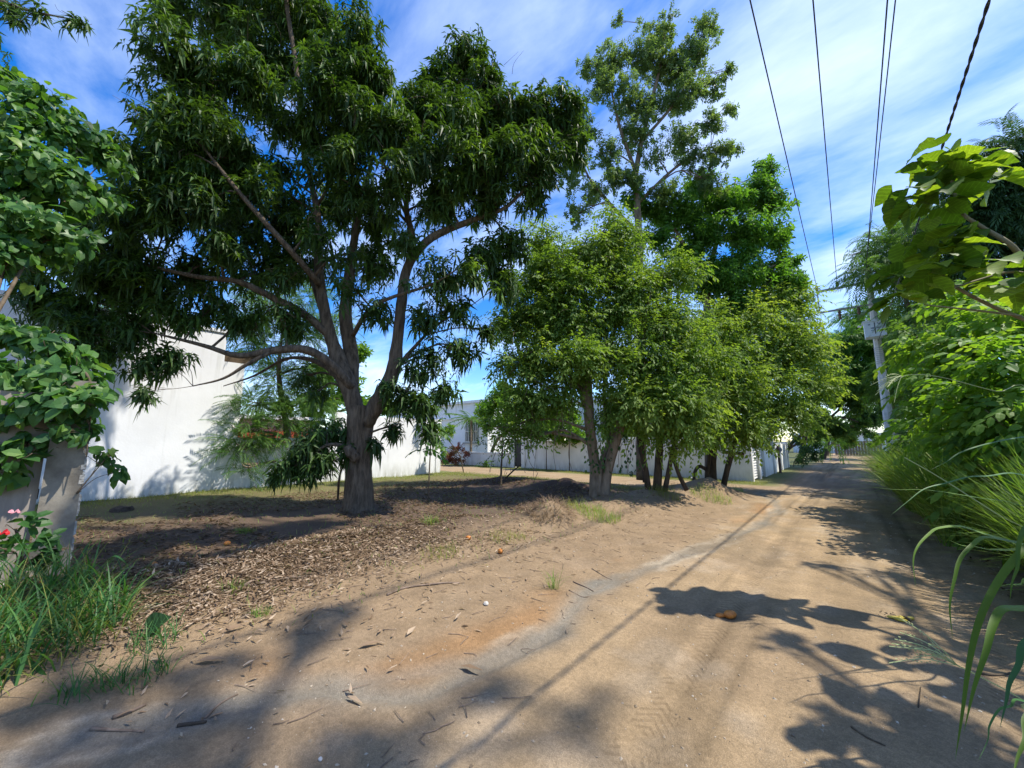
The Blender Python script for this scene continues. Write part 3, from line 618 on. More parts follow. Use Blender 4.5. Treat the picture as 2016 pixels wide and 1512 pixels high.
wire('power_wire', 'second thin overhead wire from the left above the road', (PN - 1.15, PS - .17, 9.43), (PN - 1.2, -26, 9.6), .25, .013)
wire('power_wire', 'third thin overhead wire from the left, nearly vertical in the sky', (PN - .1, PS - .17, 9.43), (PN - .35, -26, 9.6), .25, .013)
wire('power_wire', 'fourth thin overhead wire, leaning right just beside the third', (PN, PS, 10.1), (PN + .1, -26, 10.1), .3, .012)
tw = thing('service_cable', 'thick twisted dark cable dropping from the sky to the broad leaves', 'cable', NS(PN, 5, 6), 'overhead wires')
u = np.linspace(0, 1, 900); cb = np.stack((np.full(900, PN + .02), PS - .2 + (-20 - PS) * u, 6.2 - .35 * 4 * u * (1 - u)), 1)
for k in range(2):
    ph = u * 640 + k * math.pi; c = cb + np.stack((np.cos(ph) * .008, np.zeros(900), np.sin(ph) * .008), 1)
    MB().tube(c, .010, 5).build('strand', WIRE, tw, True)
wire('guy_wire', 'fine slanting stay wire running down from the crossarm', (PN - 1.9, PS - .2, 8.0), (PN - 2.6, PS + 14, 6.9), .1, .01)

# ------------------------------------------------------------------ trees
def world_clumps(cl): return [(P(c[0], c[1], c[3]), c[2] / F_PX * c[3] * 1.02, c[4] if len(c) > 4 else 1.0) for c in cl]
TONE = [None]
def sample(cl, dens, inner=0.45, flat=0.85, sub=7, sr=.5):
    """points with outward directions, spread through the boughs (sub-clumps) of each clump of a crown"""
    A, B, T = [], [], []
    for c, r, wgt in cl:
        k = max(4, int(dens * wgt * r ** 2.2)); m = min(sub, max(1, k // 3))
        e = RNG.normal(size=(m, 3)); e /= np.linalg.norm(e, axis=1)[:, None]; ce = c + e * r * (.25 + .55 * RNG.random((m, 1))) * np.array((1, 1, flat)); re = r * sr * (.6 + .6 * RNG.random(m)); te = RNG.random(m)
        w_ = re ** 2; which = RNG.choice(m, k, p=w_ / w_.sum())
        d = RNG.normal(size=(k, 3)); d /= np.linalg.norm(d, axis=1)[:, None]
        rr = re[which] * (inner ** 3 + (1 - inner ** 3) * RNG.random(k)) ** (1 / 3) * (0.8 + .4 * RNG.random(k))
        p = ce[which] + d * rr[:, None] * np.array((1, 1, flat)); o = p - c; o /= np.linalg.norm(o, axis=1)[:, None] + 1e-6
        A.append(p); B.append(d * .5 + o * .6); T.append(te[which])
    TONE[0] = np.concatenate(T)
    return np.concatenate(A), np.concatenate(B)
def limb_mesh(pts, seg, m, parent, name='limb', rough=.06, k=5):
    p = np.array([P(*q[:3]) if len(q) == 4 else q[0] for q in pts]); r = np.array([q[-1] for q in pts])
    c = catmull(np.hstack((p, r[:, None])), k)
    if m is BARK: c[:, 3] *= np.where(c[:, 2] > 3.6, .78, .9)
    return MB().tube(c[:, :3], np.maximum(c[:, 3], .004), seg, rough).build(name, m, parent, True), c
def twigs(cl, skel, parent, m, per=5, r0=.05, name='twigs', thin=.5):
    mb = MB(); S = np.vstack(skel)
    for c, r, wgt in cl:
        dd = np.linalg.norm(S[:, :3] - c, axis=1) + 1.2 * np.maximum(0, S[:, 2] - c[2] + .2)
        q = S[np.argmin(dd)]; a = q[:3]; L = np.linalg.norm(c - a); ra = min(q[3] * .6, r0, .012 + .022 * L)
        mid = (a + c) / 2 + np.array((0, 0, .12 * L)) + RNG.normal(size=3) * .08 * L
        pth = catmull([a, mid, c], 5); mb.tube(pth, np.linspace(ra, ra * .45, len(pth)), 6, .08)
        for k in range(per):
            e = RNG.normal(size=3); e /= np.linalg.norm(e); e[2] = e[2] * .6 + .2; e = c + e * r * .85
            m_ = (c + e) / 2 + RNG.normal(size=3) * .12 * r
            st = pth[int(len(pth) * (.55 + .4 * RNG.random())) - 1]
            mb.tube(catmull([st, m_, e], 3), np.linspace(ra * thin, ra * .12 + .002, 7), 4)
    o = mb.build(name, m, parent, True); o['kind'] = 'stuff'; return o
def up_of(n): return np.tile((0, 0, 1.0), (n, 1)) + RNG.normal(size=(n, 3)) * .25
def mango_crown(t, cl, dens, scale=(.85, 1.15), name='crown', shift=0.0):
    p, d = sample(cl, dens, .3, sub=14, sr=.56); n_ = len(p); ax = d * .8 + np.array((0, 0, .55)) + RNG.normal(size=(n_, 3)) * .35
    young = (RNG.random(n_) < .06) * .45
    return scatter(name, T_MANGO, p, ax, up_of(n_), scale[0] + (scale[1] - scale[0]) * RNG.random(n_), L_MANGO, t, 2.3, rnd=np.clip(.1 + shift + .3 * TONE[0] + .4 * RNG.random(n_) ** 1.4 + young, 0, 1), kind='stuff')
def spray_crown(t, cl, dens, temps, m, scale=(.85, 1.2), out_=.9, upw=.15, droop=.25, inner=.4, name='crown', rr=(0, 1), noise=.45, sub=7, sr=.5):
    p, d = sample(cl, dens, inner, sub=sub, sr=sr); n_ = len(p); ax = d * out_ * np.array((1, 1, .6)) + np.array((0, 0, upw)) + RNG.normal(size=(n_, 3)) * noise
    up_ = np.tile((0, 0, 1.0), (n_, 1)) + d * .45 + RNG.normal(size=(n_, 3)) * .45
    tone = rr[0] + (rr[1] - rr[0]) * (.55 * TONE[0] + .45 * RNG.random(n_))
    return scatter(name, temps, p, ax, up_, scale[0] + (scale[1] - scale[0]) * RNG.random(n_), m, t, droop, rnd=tone, kind='stuff')

# --- the mango tree in front
MB_ = G(706, 1003, .2)
t = thing('mango_tree', 'big dark mango tree with thick forked trunk in the middle of the lot', 'tree', MB_)
skel = []
def trunk_mesh(pts, m, parent, seg=26, name='trunk', flare=.35):
    p = np.array([P(*q[:3]) for q in pts]); r = np.array([q[3] for q in pts]); c = catmull(np.hstack((p, r[:, None])), 9)
    mb = MB(); V = []; a = np.arange(seg) / seg * 2 * np.pi
    lob = RNG.random(seg); k = len(c)
    for i in range(k):
        h = i / (k - 1); rib = 1 + .05 * np.sin(a * 7 + 1.3 * math.sin(h * 5)) + .05 * (vnoise(a * 4.1, np.full(seg, h * 9.0), 5) - .5) * 2 + flare * max(0, 1 - h * 4.5) ** 2 * (.4 + .9 * np.sin(a * 2.5 + .7) ** 2)
        V.append(c[i, :3] + np.stack((np.cos(a), np.sin(a), a * 0), 1) * (c[i, 3] * rib)[:, None])
    F = [(i * seg + j, i * seg + (j + 1) % seg, (i + 1) * seg + (j + 1) % seg, (i + 1) * seg + j) for i in range(k - 1) for j in range(seg)]
    F.append(tuple(range((k - 1) * seg, k * seg)))
    mb.add(np.concatenate(V), F); return mb.build(name, m, parent, True), c
o, c = trunk_mesh([(704, 1022, 8.35, .31), (706, 975, 8.35, .28), (706, 920, 8.35, .26), (707, 870, 8.35, .25), (710, 830, 8.35, .275), (712, 800, 8.35, .26)], BARK, t); skel.append(c)
for seg, pts in (
    (16, [(705, 835, 8.35, .21), (690, 770, 8.3, .20), (665, 705, 8.25, .18), (645, 640, 8.2, .155), (628, 540, 8.2, .13), (626, 430, 8.3, .10), (605, 320, 8.3, .06), (590, 220, 8.2, .03)]),
    (14, [(690, 765, 8.45, .19), (690, 690, 8.6, .20), (680, 620, 8.7, .18), (688, 540, 8.8, .15), (705, 430, 8.9, .10), (735, 300, 8.8, .05), (750, 200, 8.7, .03)]),
    (14, [(718, 835, 8.3, .2), (745, 790, 8.25, .19), (773, 735, 8.2, .17), (783, 670, 8.2, .155), (790, 600, 8.2, .145), (803, 525, 8.2, .13), (850, 468, 8.1, .11), (940, 430, 8.1, .08), (1000, 405, 8.1, .05), (1060, 340, 8.1, .03)]),
    (10, [(800, 540, 8.2, .11), (812, 470, 8.3, .10), (800, 400, 8.4, .08), (830, 300, 8.4, .05), (890, 190, 8.5, .025)]),
    (10, [(692, 762, 8.2, .11), (650, 715, 7.9, .10), (600, 688, 7.7, .095), (540, 690, 7.6, .085), (470, 700, 7.5, .065), (400, 680, 7.4, .045), (300, 655, 7.3, .02)]),
    (10, [(655, 665, 8.2, .12), (600, 620, 8.0, .11), (545, 590, 7.8, .10), (470, 555, 7.6, .08), (390, 545, 7.4, .06), (270, 520, 7.3, .04), (140, 500, 7.4, .02)]),
    (9, [(540, 690, 7.6, .05), (490, 715, 7.4, .04), (440, 745, 7.3, .025), (380, 760, 7.2, .012)]),
    (9, [(690, 780, 8.5, .08), (640, 720, 9.0, .07), (570, 705, 9.3, .05), (500, 740, 9.5, .03), (440, 760, 9.6, .012)]),
    (9, [(640, 630, 8.3, .09), (600, 520, 8.9, .07), (530, 430, 9.2, .05), (440, 330, 9.0, .03)]),
    (9, [(630, 560, 8.0, .09), (560, 480, 7.3, .075), (480, 390, 6.9, .055), (400, 290, 6.6, .03)]),
    (9, [(695, 660, 8.4, .07), (720, 620, 8.0, .06), (760, 590, 7.8, .05), (850, 560, 7.6, .03), (900, 530, 7.5, .015)]),
    (9, [(770, 740, 8.2, .06), (810, 690, 8.2, .05), (860, 640, 8.2, .035), (930, 600, 8.3, .02)]),
    (8, [(692, 880, 8.2, .05), (650, 875, 8.0, .04), (620, 890, 7.9, .03), (570, 925, 7.8, .012)]),
    (8, [(760, 770, 8.2, .05), (800, 770, 8.0, .04), (840, 800, 7.9, .02), (850, 850, 7.9, .01)])):
    o, c = limb_mesh(pts, seg, BARK, t); skel.append(c)
o, c = limb_mesh([(702, 905, 8.05, .10), (690, 890, 7.98, .12), (682, 878, 7.95, .09)], 10, BARK, t, 'burl', .12)
MC = world_clumps([
    (450, 20, 105, 8.0), (560, -50, 130, 8.6), (340, 10, 60, 7.6, .8), (600, 60, 95, 8.4), (690, 110, 90, 7.8), (640, 170, 80, 7.4), (520, 110, 85, 8.0),
    (380, 150, 95, 6.9), (330, 230, 85, 6.7), (340, 330, 95, 6.8), (420, 260, 95, 6.9), (300, 420, 90, 6.9), (400, 400, 85, 7.0), (480, 180, 80, 7.4), (470, 330, 70, 7.4),
    (590, 240, 80, 7.6), (700, 220, 80, 7.4), (740, 160, 65, 7.6), (760, 260, 75, 7.4), (690, 300, 60, 7.1, .8), (560, 330, 50, 7.8, .5),
    (920, 110, 60, 8.6), (880, 170, 65, 8.6), (960, 170, 55, 8.6), (830, 220, 80, 8.3), (900, 240, 80, 8.1), (980, 220, 75, 8.2), (1060, 230, 70, 8.3), (1115, 240, 50, 8.4), (1130, 300, 45, 8.4),
    (840, 300, 75, 7.6), (920, 320, 80, 7.7), (1000, 310, 75, 7.8), (1075, 310, 65, 8.1), (880, 380, 60, 7.8, .9), (960, 380, 60, 8.0, .9), (1040, 375, 50, 8.2, .8), (780, 340, 55, 7.2, .8),
    (560, 430, 75, 8.8, .6), (660, 400, 75, 9.2, .6), (740, 430, 75, 9.0, .5), (480, 450, 80, 8.6, .7), (600, 520, 75, 9.0, .6), (740, 520, 65, 9.0, .5), (520, 540, 60, 8.4, .6), (860, 420, 55, 9, .5), (620, 460, 50, 7.5, .5), (500, 380, 60, 7.2, .7), (440, 480, 60, 7.2, .7), (640, 330, 55, 7.4, .7), (800, 470, 45, 7.7, .5), (700, 570, 45, 7.7, .35), (560, 620, 45, 7.6, .5), (700, 380, 50, 7.6, .6), (560, 380, 50, 7.8, .5), (680, 500, 50, 7.7, .3), (770, 400, 50, 7.8, .5), (220, 300, 55, 7.4, .7), (230, 480, 55, 7.3, .8),
    (860, 540, 55, 7.8, .6), (900, 590, 50, 8.0, .5), (850, 620, 50, 8.0, .5), (920, 540, 45, 7.8, .6), (750, 600, 50, 8.0, .35), (560, 540, 40, 7.6, .7),
    (990, 560, 50, 8.6, .8), (960, 500, 50, 8.3, .8), (1000, 480, 50, 8.6, .8), (900, 690, 50, 8.2, .5), (850, 700, 40, 8.1, .5), (950, 650, 30, 8.2, .6),
    (60, 500, 90, 7.6, .8), (150, 470, 80, 7.6, .8), (220, 540, 85, 7.5, .9), (90, 590, 75, 7.4, .8), (180, 610, 65, 7.4, .8), (300, 560, 75, 7.5, .9), (390, 520, 65, 7.6, .7), (350, 620, 55, 7.5, .7), (270, 640, 60, 7.4, .9), (200, 680, 45, 7.2, .9), (290, 715, 45, 7.3, .8), (340, 700, 40, 7.4, .6), (150, 640, 50, 7.0, .8),
    (430, 600, 55, 7.8, .6), (470, 640, 45, 7.8, .5), (290, 770, 25, 7.2, .8), (520, 620, 40, 8.0, .4), (590, 640, 40, 8.0, .4), (240, 400, 60, 7.2, .7), (180, 390, 50, 7.6, .5),
    (640, 850, 50, 8.4, .8), (600, 880, 45, 8.0, .9), (570, 915, 38, 7.9, .9), (620, 920, 30, 7.9, .8), (545, 935, 22, 7.8, .8), (680, 880, 35, 8.2, .6), (640, 900, 35, 7.9, .7), (600, 740, 35, 9, .4), (630, 770, 35, 8.8, .4),
    (790, 780, 45, 8.0, .7), (830, 800, 45, 7.9, .7), (850, 840, 30, 7.9, .7), (770, 840, 28, 8.2, .6), (820, 730, 40, 8.0, .5), (870, 770, 35, 8.0, .7), (740, 870, 22, 8.2, .6)])
MO = [(G(px, py, .2) + np.array(SUN) / SUN.z * h, r, .75) for px, py, h, r in ((220, 1075, 10.6, .8), (330, 1110, 10.4, .7), (440, 1080, 10.8, .75), (540, 1045, 11.6, .8), (320, 1050, 10.6, .8), (620, 1025, 12.4, .7), (230, 1150, 10.4, .6), (690, 1040, 12.4, .5), (420, 1040, 11, .8), (160, 1110, 10.6, .7))]
o, c = limb_mesh([(600, 330, 8.3, .07), (585, 150, 8.0, .065), (560, -80, 7.4, .06), (600, -420, 6.6, .05), (760, -900, 5.6, .03)], 9, BARK, t); skel.append(c)
mango_crown(t, MC, 420, (.72, 1.08)); mango_crown(t, MO, 200, (.9, 1.2)); twigs(MC, skel[:-1], t, BARK, 4, .05); twigs(MO, [skel[-1][-5:]], t, BARK, 4, .04)
fl = MB()
for q in range(46):                                # bare flower stalks sticking out of the crown
    c, r, _ = MC[RNG.integers(7, 38)]; d = RNG.normal(size=3); d[2] = abs(d[2]) + .5; d /= np.linalg.norm(d)
    a = c + d * r * .95; e = a + d * .3 + RNG.normal(size=3) * .1; fl.tube(catmull([a, (a + e) / 2 + RNG.normal(size=3) * .04, e], 3), [.006, .005, .005, .004, .003, .003, .002], 3)
fl.build('flower_stalks', TWIG, t)['kind'] = 'stuff'

# --- branch of the neighbouring mango reaching in at the top left
t = thing('mango_branch_tree', 'mango tree beyond the fence, only a leafy branch tip in the top left sky', 'tree', NS(-9.5, -4.5, .2))
tr = [NS(-9.5, -4.5, 0), NS(-9.4, -4.4, 2.5), NS(-9.0, -4.0, 5.0), NS(-8.3, -3.2, 7.2)]
o, c = limb_mesh([(p, r) for p, r in zip(tr, (.3, .25, .2, .13))], 12, BARK, t, 'trunk'); s2 = [c]
o, c = limb_mesh([(tr[3], .12), (P(-60, -40, 5.6), .07), (P(20, 10, 5.4), .03), (P(150, 40, 5.2), .012)], 8, BARK, t, 'limb'); s2.append(c)
cl = world_clumps([(20, 20, 34, 5.4, 1.1), (80, 28, 30, 5.3, 1.1), (135, 32, 26, 5.2, 1.1), (170, 45, 15, 5.2), (40, 45, 22, 5.3), (-60, -60, 120, 5.8), (-120, 40, 100, 5.8)])
mango_crown(t, cl, 260, (.6, .8)); twigs(cl, s2, t, BARK, 3, .03)

# --- three drooping roadside trees with pale green leaves
def leafy(name, label, base, limbs, cl, dens, temps, lm, bark, crown_kw, per=5, r0=.05, group=None, twig_m=None):
    t = thing(name, label, 'tree', base, group); sk = []
    for i, (seg, pts) in enumerate(limbs):
        o, c = limb_mesh(pts, seg, bark, t, 'trunk' if i == 0 else 'limb'); sk.append(c)
    cw = world_clumps(cl); spray_crown(t, cw, dens, temps, lm, **crown_kw); twigs(cw, sk, t, twig_m or bark, per, r0)
    return t, sk, cw
KW = dict(scale=(.8, 1.2), out_=.8, upw=.2, droop=.4, inner=.1, sub=13, sr=.36, noise=.6)
tA, skA, cA = leafy('drooping_tree', 'pale green drooping tree with smooth forked trunk nearest the mango', G(1180, 972, .25),
    [(14, [(1172, 985, 9.9, .16), (1172, 930, 9.9, .14), (1166, 880, 9.9, .13), (1160, 820, 9.9, .13), (1155, 720, 10, .11), (1150, 600, 10.2, .07), (1140, 500, 10.3, .03)]),
     (12, [(1190, 985, 9.75, .13), (1196, 930, 9.75, .115), (1212, 870, 9.7, .12), (1235, 800, 9.7, .10), (1260, 700, 9.8, .07), (1280, 580, 10, .03)]),
     (9, [(1160, 800, 9.9, .08), (1110, 720, 9.8, .06), (1050, 690, 9.7, .04), (1000, 740, 9.6, .015)]),
     (8, [(1180, 975, 9.8, .09), (1182, 920, 9.85, .08), (1200, 860, 10, .07), (1190, 760, 10.2, .05), (1220, 600, 10.4, .03)]),
     (7, [(1150, 800, 9.9, .06), (1140, 740, 10.2, .05), (1080, 620, 10.4, .03)])],
    [(1050, 600, 75, 10), (1100, 540, 75, 10.4), (1160, 490, 70, 10.5), (1230, 480, 65, 10.6), (1060, 470, 50, 10.8, .7), (1010, 640, 50, 10), (1020, 720, 50, 9.8), (1080, 700, 60, 9.7), (1140, 720, 60, 9.4), (1150, 640, 70, 10.2), (1210, 600, 70, 10.4), (1200, 700, 55, 9.6), (1010, 790, 40, 9.6), (1060, 770, 45, 9.6), (1000, 850, 32, 9.6, .8), (1110, 780, 40, 9.5), (1090, 630, 60, 9.8), (1040, 830, 30, 9.6, .7), (1130, 560, 50, 9.8), (1210, 530, 50, 10.1), (1180, 835, 24, 9.7, .6), (1060, 860, 20, 9.6, .8), (1200, 430, 30, 10.6, .6)],
    720, T_SPRAY, L_SPRAY, BARK2, dict(KW, rr=(.15, .85)), 5, .045, 'drooping roadside trees')
tB, skB, cB = leafy('drooping_tree', 'pale green drooping tree on a clump of dark stems between two others', G(1290, 970, .25),
    [(12, [(1292, 985, 10.2, .115), (1296, 920, 10.2, .10), (1300, 850, 10.2, .09), (1305, 760, 10.2, .09), (1310, 640, 10.3, .05), (1320, 540, 10.4, .02)]),
     (10, [(1278, 975, 10.3, .085), (1270, 920, 10.3, .075), (1258, 860, 10.3, .065), (1250, 780, 10.2, .06), (1240, 660, 10.2, .03)]),
     (9, [(1307, 980, 10.1, .07), (1316, 930, 10.1, .06), (1328, 870, 10, .05), (1350, 780, 9.9, .04), (1380, 700, 9.9, .02)]),
     (7, [(1268, 950, 10.4, .035), (1265, 880, 10.4, .035), (1262, 800, 10.4, .03)]),
     (7, [(1320, 880, 10.1, .05), (1335, 930, 10.1, .05), (1352, 965, 10.1, .06)]),
     (8, [(1310, 860, 10, .07), (1345, 800, 9.8, .05), (1400, 740, 9.6, .03)])],
    [(1260, 790, 60, 9.5), (1230, 815, 36, 9.5, .8), (1300, 730, 65, 9.8), (1330, 640, 70, 10.3), (1280, 640, 60, 10), (1340, 790, 60, 9.5), (1300, 820, 40, 9.5, .6), (1350, 830, 42, 9.5, .7), (1250, 700, 55, 9.7), (1260, 560, 60, 10.3), (1310, 540, 55, 10.5), (1380, 770, 55, 9.6), (1310, 790, 55, 9.4), (1220, 780, 45, 9.5), (1370, 700, 60, 9.9), (1270, 835, 30, 9.5, .6), (1390, 825, 36, 9.6, .8), (1365, 862, 30, 9.6, .8), (1310, 855, 26, 9.6, .7), (1330, 880, 18, 9.7, .7)],
    700, T_SPRAY, L_SPRAY, BARK3, dict(KW, rr=(.2, .95)), 5, .045, 'drooping roadside trees')
tC, skC, cC = leafy('drooping_tree', 'yellow green drooping tree on twisted stems at the street corner', G(1415, 950, .35),
    [(12, [(1403, 955, 12.2, .12), (1404, 900, 12.2, .10), (1412, 850, 12.2, .09), (1430, 780, 12.2, .09), (1450, 680, 12.2, .05), (1470, 590, 12.3, .02)]),
     (10, [(1424, 958, 12.1, .085), (1438, 900, 12.0, .08), (1458, 840, 12, .065), (1490, 770, 12, .05), (1550, 710, 12, .02)]),
     (9, [(1398, 930, 12.2, .06), (1378, 918, 12.1, .055), (1368, 930, 12.05, .05), (1366, 955, 12, .055)]),
     (8, [(1415, 870, 12.2, .07), (1400, 780, 12, .05), (1390, 680, 12, .03)]),
     (8, [(1390, 955, 12.1, .06), (1396, 900, 12.1, .06), (1400, 860, 12.1, .05)])],
    [(1440, 700, 70, 11.8), (1500, 760, 75, 11.8), (1560, 700, 65, 12.2), (1600, 760, 45, 12.2), (1420, 800, 60, 11.4), (1470, 830, 50, 11.6), (1540, 820, 50, 12), (1480, 640, 60, 12.2), (1560, 640, 50, 12.5), (1600, 680, 40, 12.5), (1400, 650, 60, 11.8), (1390, 730, 55, 11.4), (1520, 700, 60, 12), (1580, 810, 40, 12.2), (1440, 760, 55, 11.4), (1610, 720, 35, 12.4), (1425, 868, 26, 11.5, .8), (1480, 862, 26, 11.7, .8), (1440, 850, 26, 11.8, .5), (1400, 850, 28, 11.8, .5), (1570, 590, 40, 12.8, .8), (1510, 600, 45, 12.6)],
    500, T_SPRAY, L_SPRAY, BARK3, dict(KW, rr=(.45, 1.0), scale=(.9, 1.3)), 5, .045, 'drooping roadside trees')
# strips of dead vine and air roots hanging under the drooping trees
hv = thing('hanging_vine', 'tangle of dry hanging vines dangling beside the forked trunk', 'vine', P(1100, 850, 9.6))
m = MB()
for k in range(42):
    x = 990 + 330 * RNG.random(); y0 = 640 + 200 * RNG.random(); d = 9.3 + .5 * RNG.random(); L = 60 + 170 * RNG.random(); dx = RNG.normal() * 30
    pts = [P(x, y0, d), P(x + dx * .3 + 6, y0 + L * .4, d), P(x + dx * .7 - 6, y0 + L * .75, d), P(x + dx, min(y0 + L, 930), d)]
    c = catmull(pts, 5); m.tube(c, .0065, 4)
m.build('stems', DRYSTICK, hv, True)['kind'] = 'stuff'
pp = np.array([P(1150 + 55 * RNG.random() if k % 2 else 1215 + 50 * RNG.random(), 850 + 85 * RNG.random(), 9.6) for k in range(120)])
scatter('dead_leaves', [OVAL], pp, np.tile((0, 0, -1.0), (120, 1)) + RNG.normal(size=(120, 3)) * .35, RNG.normal(size=(120, 3)), .55, L_DARK, hv, kind='stuff')

# --- tall slender tree and dark green tree behind them
tt, _, _ = leafy('tall_tree', 'tall slender tree with airy crown rising highest behind the roadside trees', G(1250, 955, .15),
    [(12, [(1262, 945, 12.0, .15), (1262, 800, 12.0, .14), (1260, 600, 12.0, .14), (1256, 430, 12.0, .11), (1252, 340, 12, .09), (1275, 230, 12, .07), (1300, 130, 12, .045), (1310, 50, 12, .02)]),
     (8, [(1252, 340, 12, .07), (1220, 250, 11.8, .05), (1200, 160, 11.8, .025)]),
     (8, [(1262, 280, 12, .06), (1330, 200, 11.8, .045), (1380, 110, 11.8, .02)]),
     (8, [(1256, 400, 12, .06), (1330, 330, 11.8, .045), (1400, 290, 11.7, .02)]),
     (8, [(1258, 460, 12, .06), (1200, 400, 11.8, .05), (1150, 330, 11.7, .03), (1130, 220, 11.7, .015)])],
    [(1385, 60, 44, 11.8), (1370, 105, 49, 11.8), (1290, 70, 51, 12), (1310, 130, 61, 12), (1260, 120, 55, 12), (1200, 120, 51, 11.8), (1180, 170, 46, 11.8), (1230, 190, 59, 11.8), (1340, 190, 61, 11.8), (1395, 170, 44, 11.7), (1280, 220, 51, 12, 0.7), (1400, 240, 41, 11.7), (1415, 300, 39, 11.7), (1340, 270, 51, 11.8), (1130, 200, 41, 11.7), (1150, 260, 44, 11.7, 0.8), (1200, 300, 51, 11.8, 0.8), (1290, 310, 44, 11.8, 0.6), (1100, 230, 30, 11.7, 0.7), (1170, 370, 49, 11.8, 0.7), (1215, 350, 37, 11.8), (1210, 40, 24, 12, 0.6), (1340, 130, 49, 11.8), (1370, 320, 44, 11.8), (1140, 420, 44, 11.9, 0.6), (1250, 270, 50, 12), (1430, 140, 26, 11.7), (1160, 130, 34, 11.8), (1310, 380, 44, 11.8), (1250, 350, 40, 11.8), (1400, 360, 40, 11.8), (1110, 290, 34, 11.8, 0.8), (1440, 210, 24, 11.7), (1445, 290, 22, 11.7), (1090, 180, 26, 11.8, .7), (1120, 350, 36, 11.9, 0.7)],
    235, T_COMP, L_TALL, BARK2, dict(scale=(.6, .95), out_=.6, upw=.5, droop=.9, inner=.15, sub=18, sr=.45), 4, .03)
tt, _, _ = leafy('compound_leaf_tree', 'rich green leafy tree between the airy tree and the street corner', G(1385, 948, .2),
    [(12, [(1395, 945, 12.9, .13), (1395, 800, 12.9, .12), (1390, 650, 12.9, .12), (1400, 520, 12.9, .09), (1430, 420, 12.8, .05), (1450, 350, 12.8, .02)]),
     (8, [(1392, 640, 12.9, .09), (1450, 560, 12.7, .07), (1530, 520, 12.6, .03)]),
     (8, [(1396, 560, 12.9, .08), (1340, 470, 12.7, .05), (1300, 400, 12.6, .025)])],
    [(1380, 360, 40, 12.6), (1420, 400, 55, 12.6), (1480, 380, 50, 12.6), (1500, 340, 30, 12.6), (1520, 400, 36, 12.6), (1350, 420, 50, 12.5), (1300, 420, 42, 12.5), (1250, 400, 40, 12.4), (1400, 460, 55, 12.5), (1470, 460, 60, 12.5), (1530, 470, 36, 12.6), (1520, 540, 50, 12.6), (1570, 560, 36, 12.7), (1450, 530, 60, 12.5), (1390, 540, 55, 12.6), (1480, 590, 50, 12.8), (1550, 510, 30, 12.6), (1560, 600, 30, 12.8), (1340, 500, 45, 12.7), (1280, 470, 36, 12.4), (1440, 620, 60, 13)],
    330, T_COMPB, L_MID, BARK2, dict(scale=(.85, 1.2), out_=.7, upw=.45, droop=.8, inner=.2, sub=11, sr=.58), 4, .04)

# ------------------------------------------------------------------ background trees and plants
def simple_tree(name, label, base, top_d, cl, dens, temps, lm, bark, kw, rtrunk=.15, group=None, cat='tree', per=3, lean=None):
    """a tree whose trunk runs from its base up into the clumps of its crown"""
    t = thing(name, label, cat, base, group); cw = world_clumps(cl)
    cen = np.mean([c for c, r, _ in cw], axis=0); base = np.array(base, float); topz = max(c[2] for c, r, _ in cw)
    mid = base * .5 + cen * .5; mid[:2] = base[:2] * .7 + cen[:2] * .3
    top = np.array((cen[0], cen[1], cen[2] * .4 + topz * .6))
    o, c = limb_mesh([(base - np.array((0, 0, .3)), rtrunk), ((base * 2 + mid) / 3, rtrunk * .85), (mid, rtrunk * .7), (cen, rtrunk * .45), (top, rtrunk * .15)], 10, bark, t, 'trunk')
    spray_crown(t, cw, dens, temps, lm, **kw); twigs(cw, [c], t, bark, per, rtrunk * .4)
    return t
KF = dict(scale=(.8, 1.3), out_=.8, upw=.35, droop=.3, inner=.25)
KFERN = dict(scale=(.8, 1.25), out_=1.0, upw=.15, droop=.35, inner=.2, noise=.35)
simple_tree('feathery_tree', 'feathery green tree overhanging the low white wall left of the trunk', NS(-15.3, 5.4, .1), 13,
    [(470, 850, 36, 11.9), (500, 800, 40, 12.2), (540, 750, 45, 12.6), (520, 690, 45, 12.8), (590, 720, 45, 13), (600, 650, 45, 13), (540, 630, 45, 13), (470, 885, 22, 11.7), (500, 860, 30, 12), (620, 790, 40, 13), (550, 820, 40, 12.6), (640, 720, 40, 13.2), (480, 640, 40, 13), (510, 580, 36, 13), (660, 640, 36, 13.2), (560, 870, 24, 12.3), (490, 920, 18, 11.6), (600, 590, 40, 13)],
    240, T_FERN, L_FERN, BARK2, KFERN, .16)
simple_tree('round_tree', 'round treetop peeping over the roof of the tall white house', NS(-21, .8, 0), 20, [(262, 612, 22, 19), (290, 605, 18, 19), (275, 625, 24, 19), (330, 640, 26, 19), (240, 640, 20, 19)], 120, T_FARF, L_FERN, BARK2, KF, .15)
simple_tree('garden_tree', 'bright bushy tree in the garden right behind the mango fork', NS(-19, 9, 0), 19, [(620, 820, 28, 18), (650, 790, 30, 18), (680, 760, 36, 18.5), (720, 800, 36, 18.5), (600, 790, 26, 18), (560, 800, 26, 18), (640, 740, 34, 19), (700, 700, 32, 19), (770, 800, 26, 19), (580, 840, 22, 17.5)], 160, T_FAR, L_BUSH, BARK2, KF, .12)
simple_tree('street_tree', 'leafy tree standing by the white house across the side street', NS(-19.5, 19.8, 0), 26, [(960, 800, 34, 25), (990, 780, 34, 25), (1020, 800, 36, 25), (1000, 830, 30, 25), (1060, 820, 32, 25), (960, 840, 22, 25), (1040, 850, 22, 25), (1100, 810, 30, 25), (1130, 840, 26, 25), (1030, 770, 30, 26)], 90, T_FAR, L_BUSH, BARK2, KF, .15)
t = thing('fan_palm', 'small palm with drooping fronds in front of the white street house', 'palm', NS(-20.6, 19.2, 0))
o, c = limb_mesh([(NS(-20.6, 19.2, -.2), .11), (NS(-20.6, 19.2, 1.5), .09), (NS(-20.6, 19.2, 3.2), .08)], 8, BARK2, t, 'trunk')
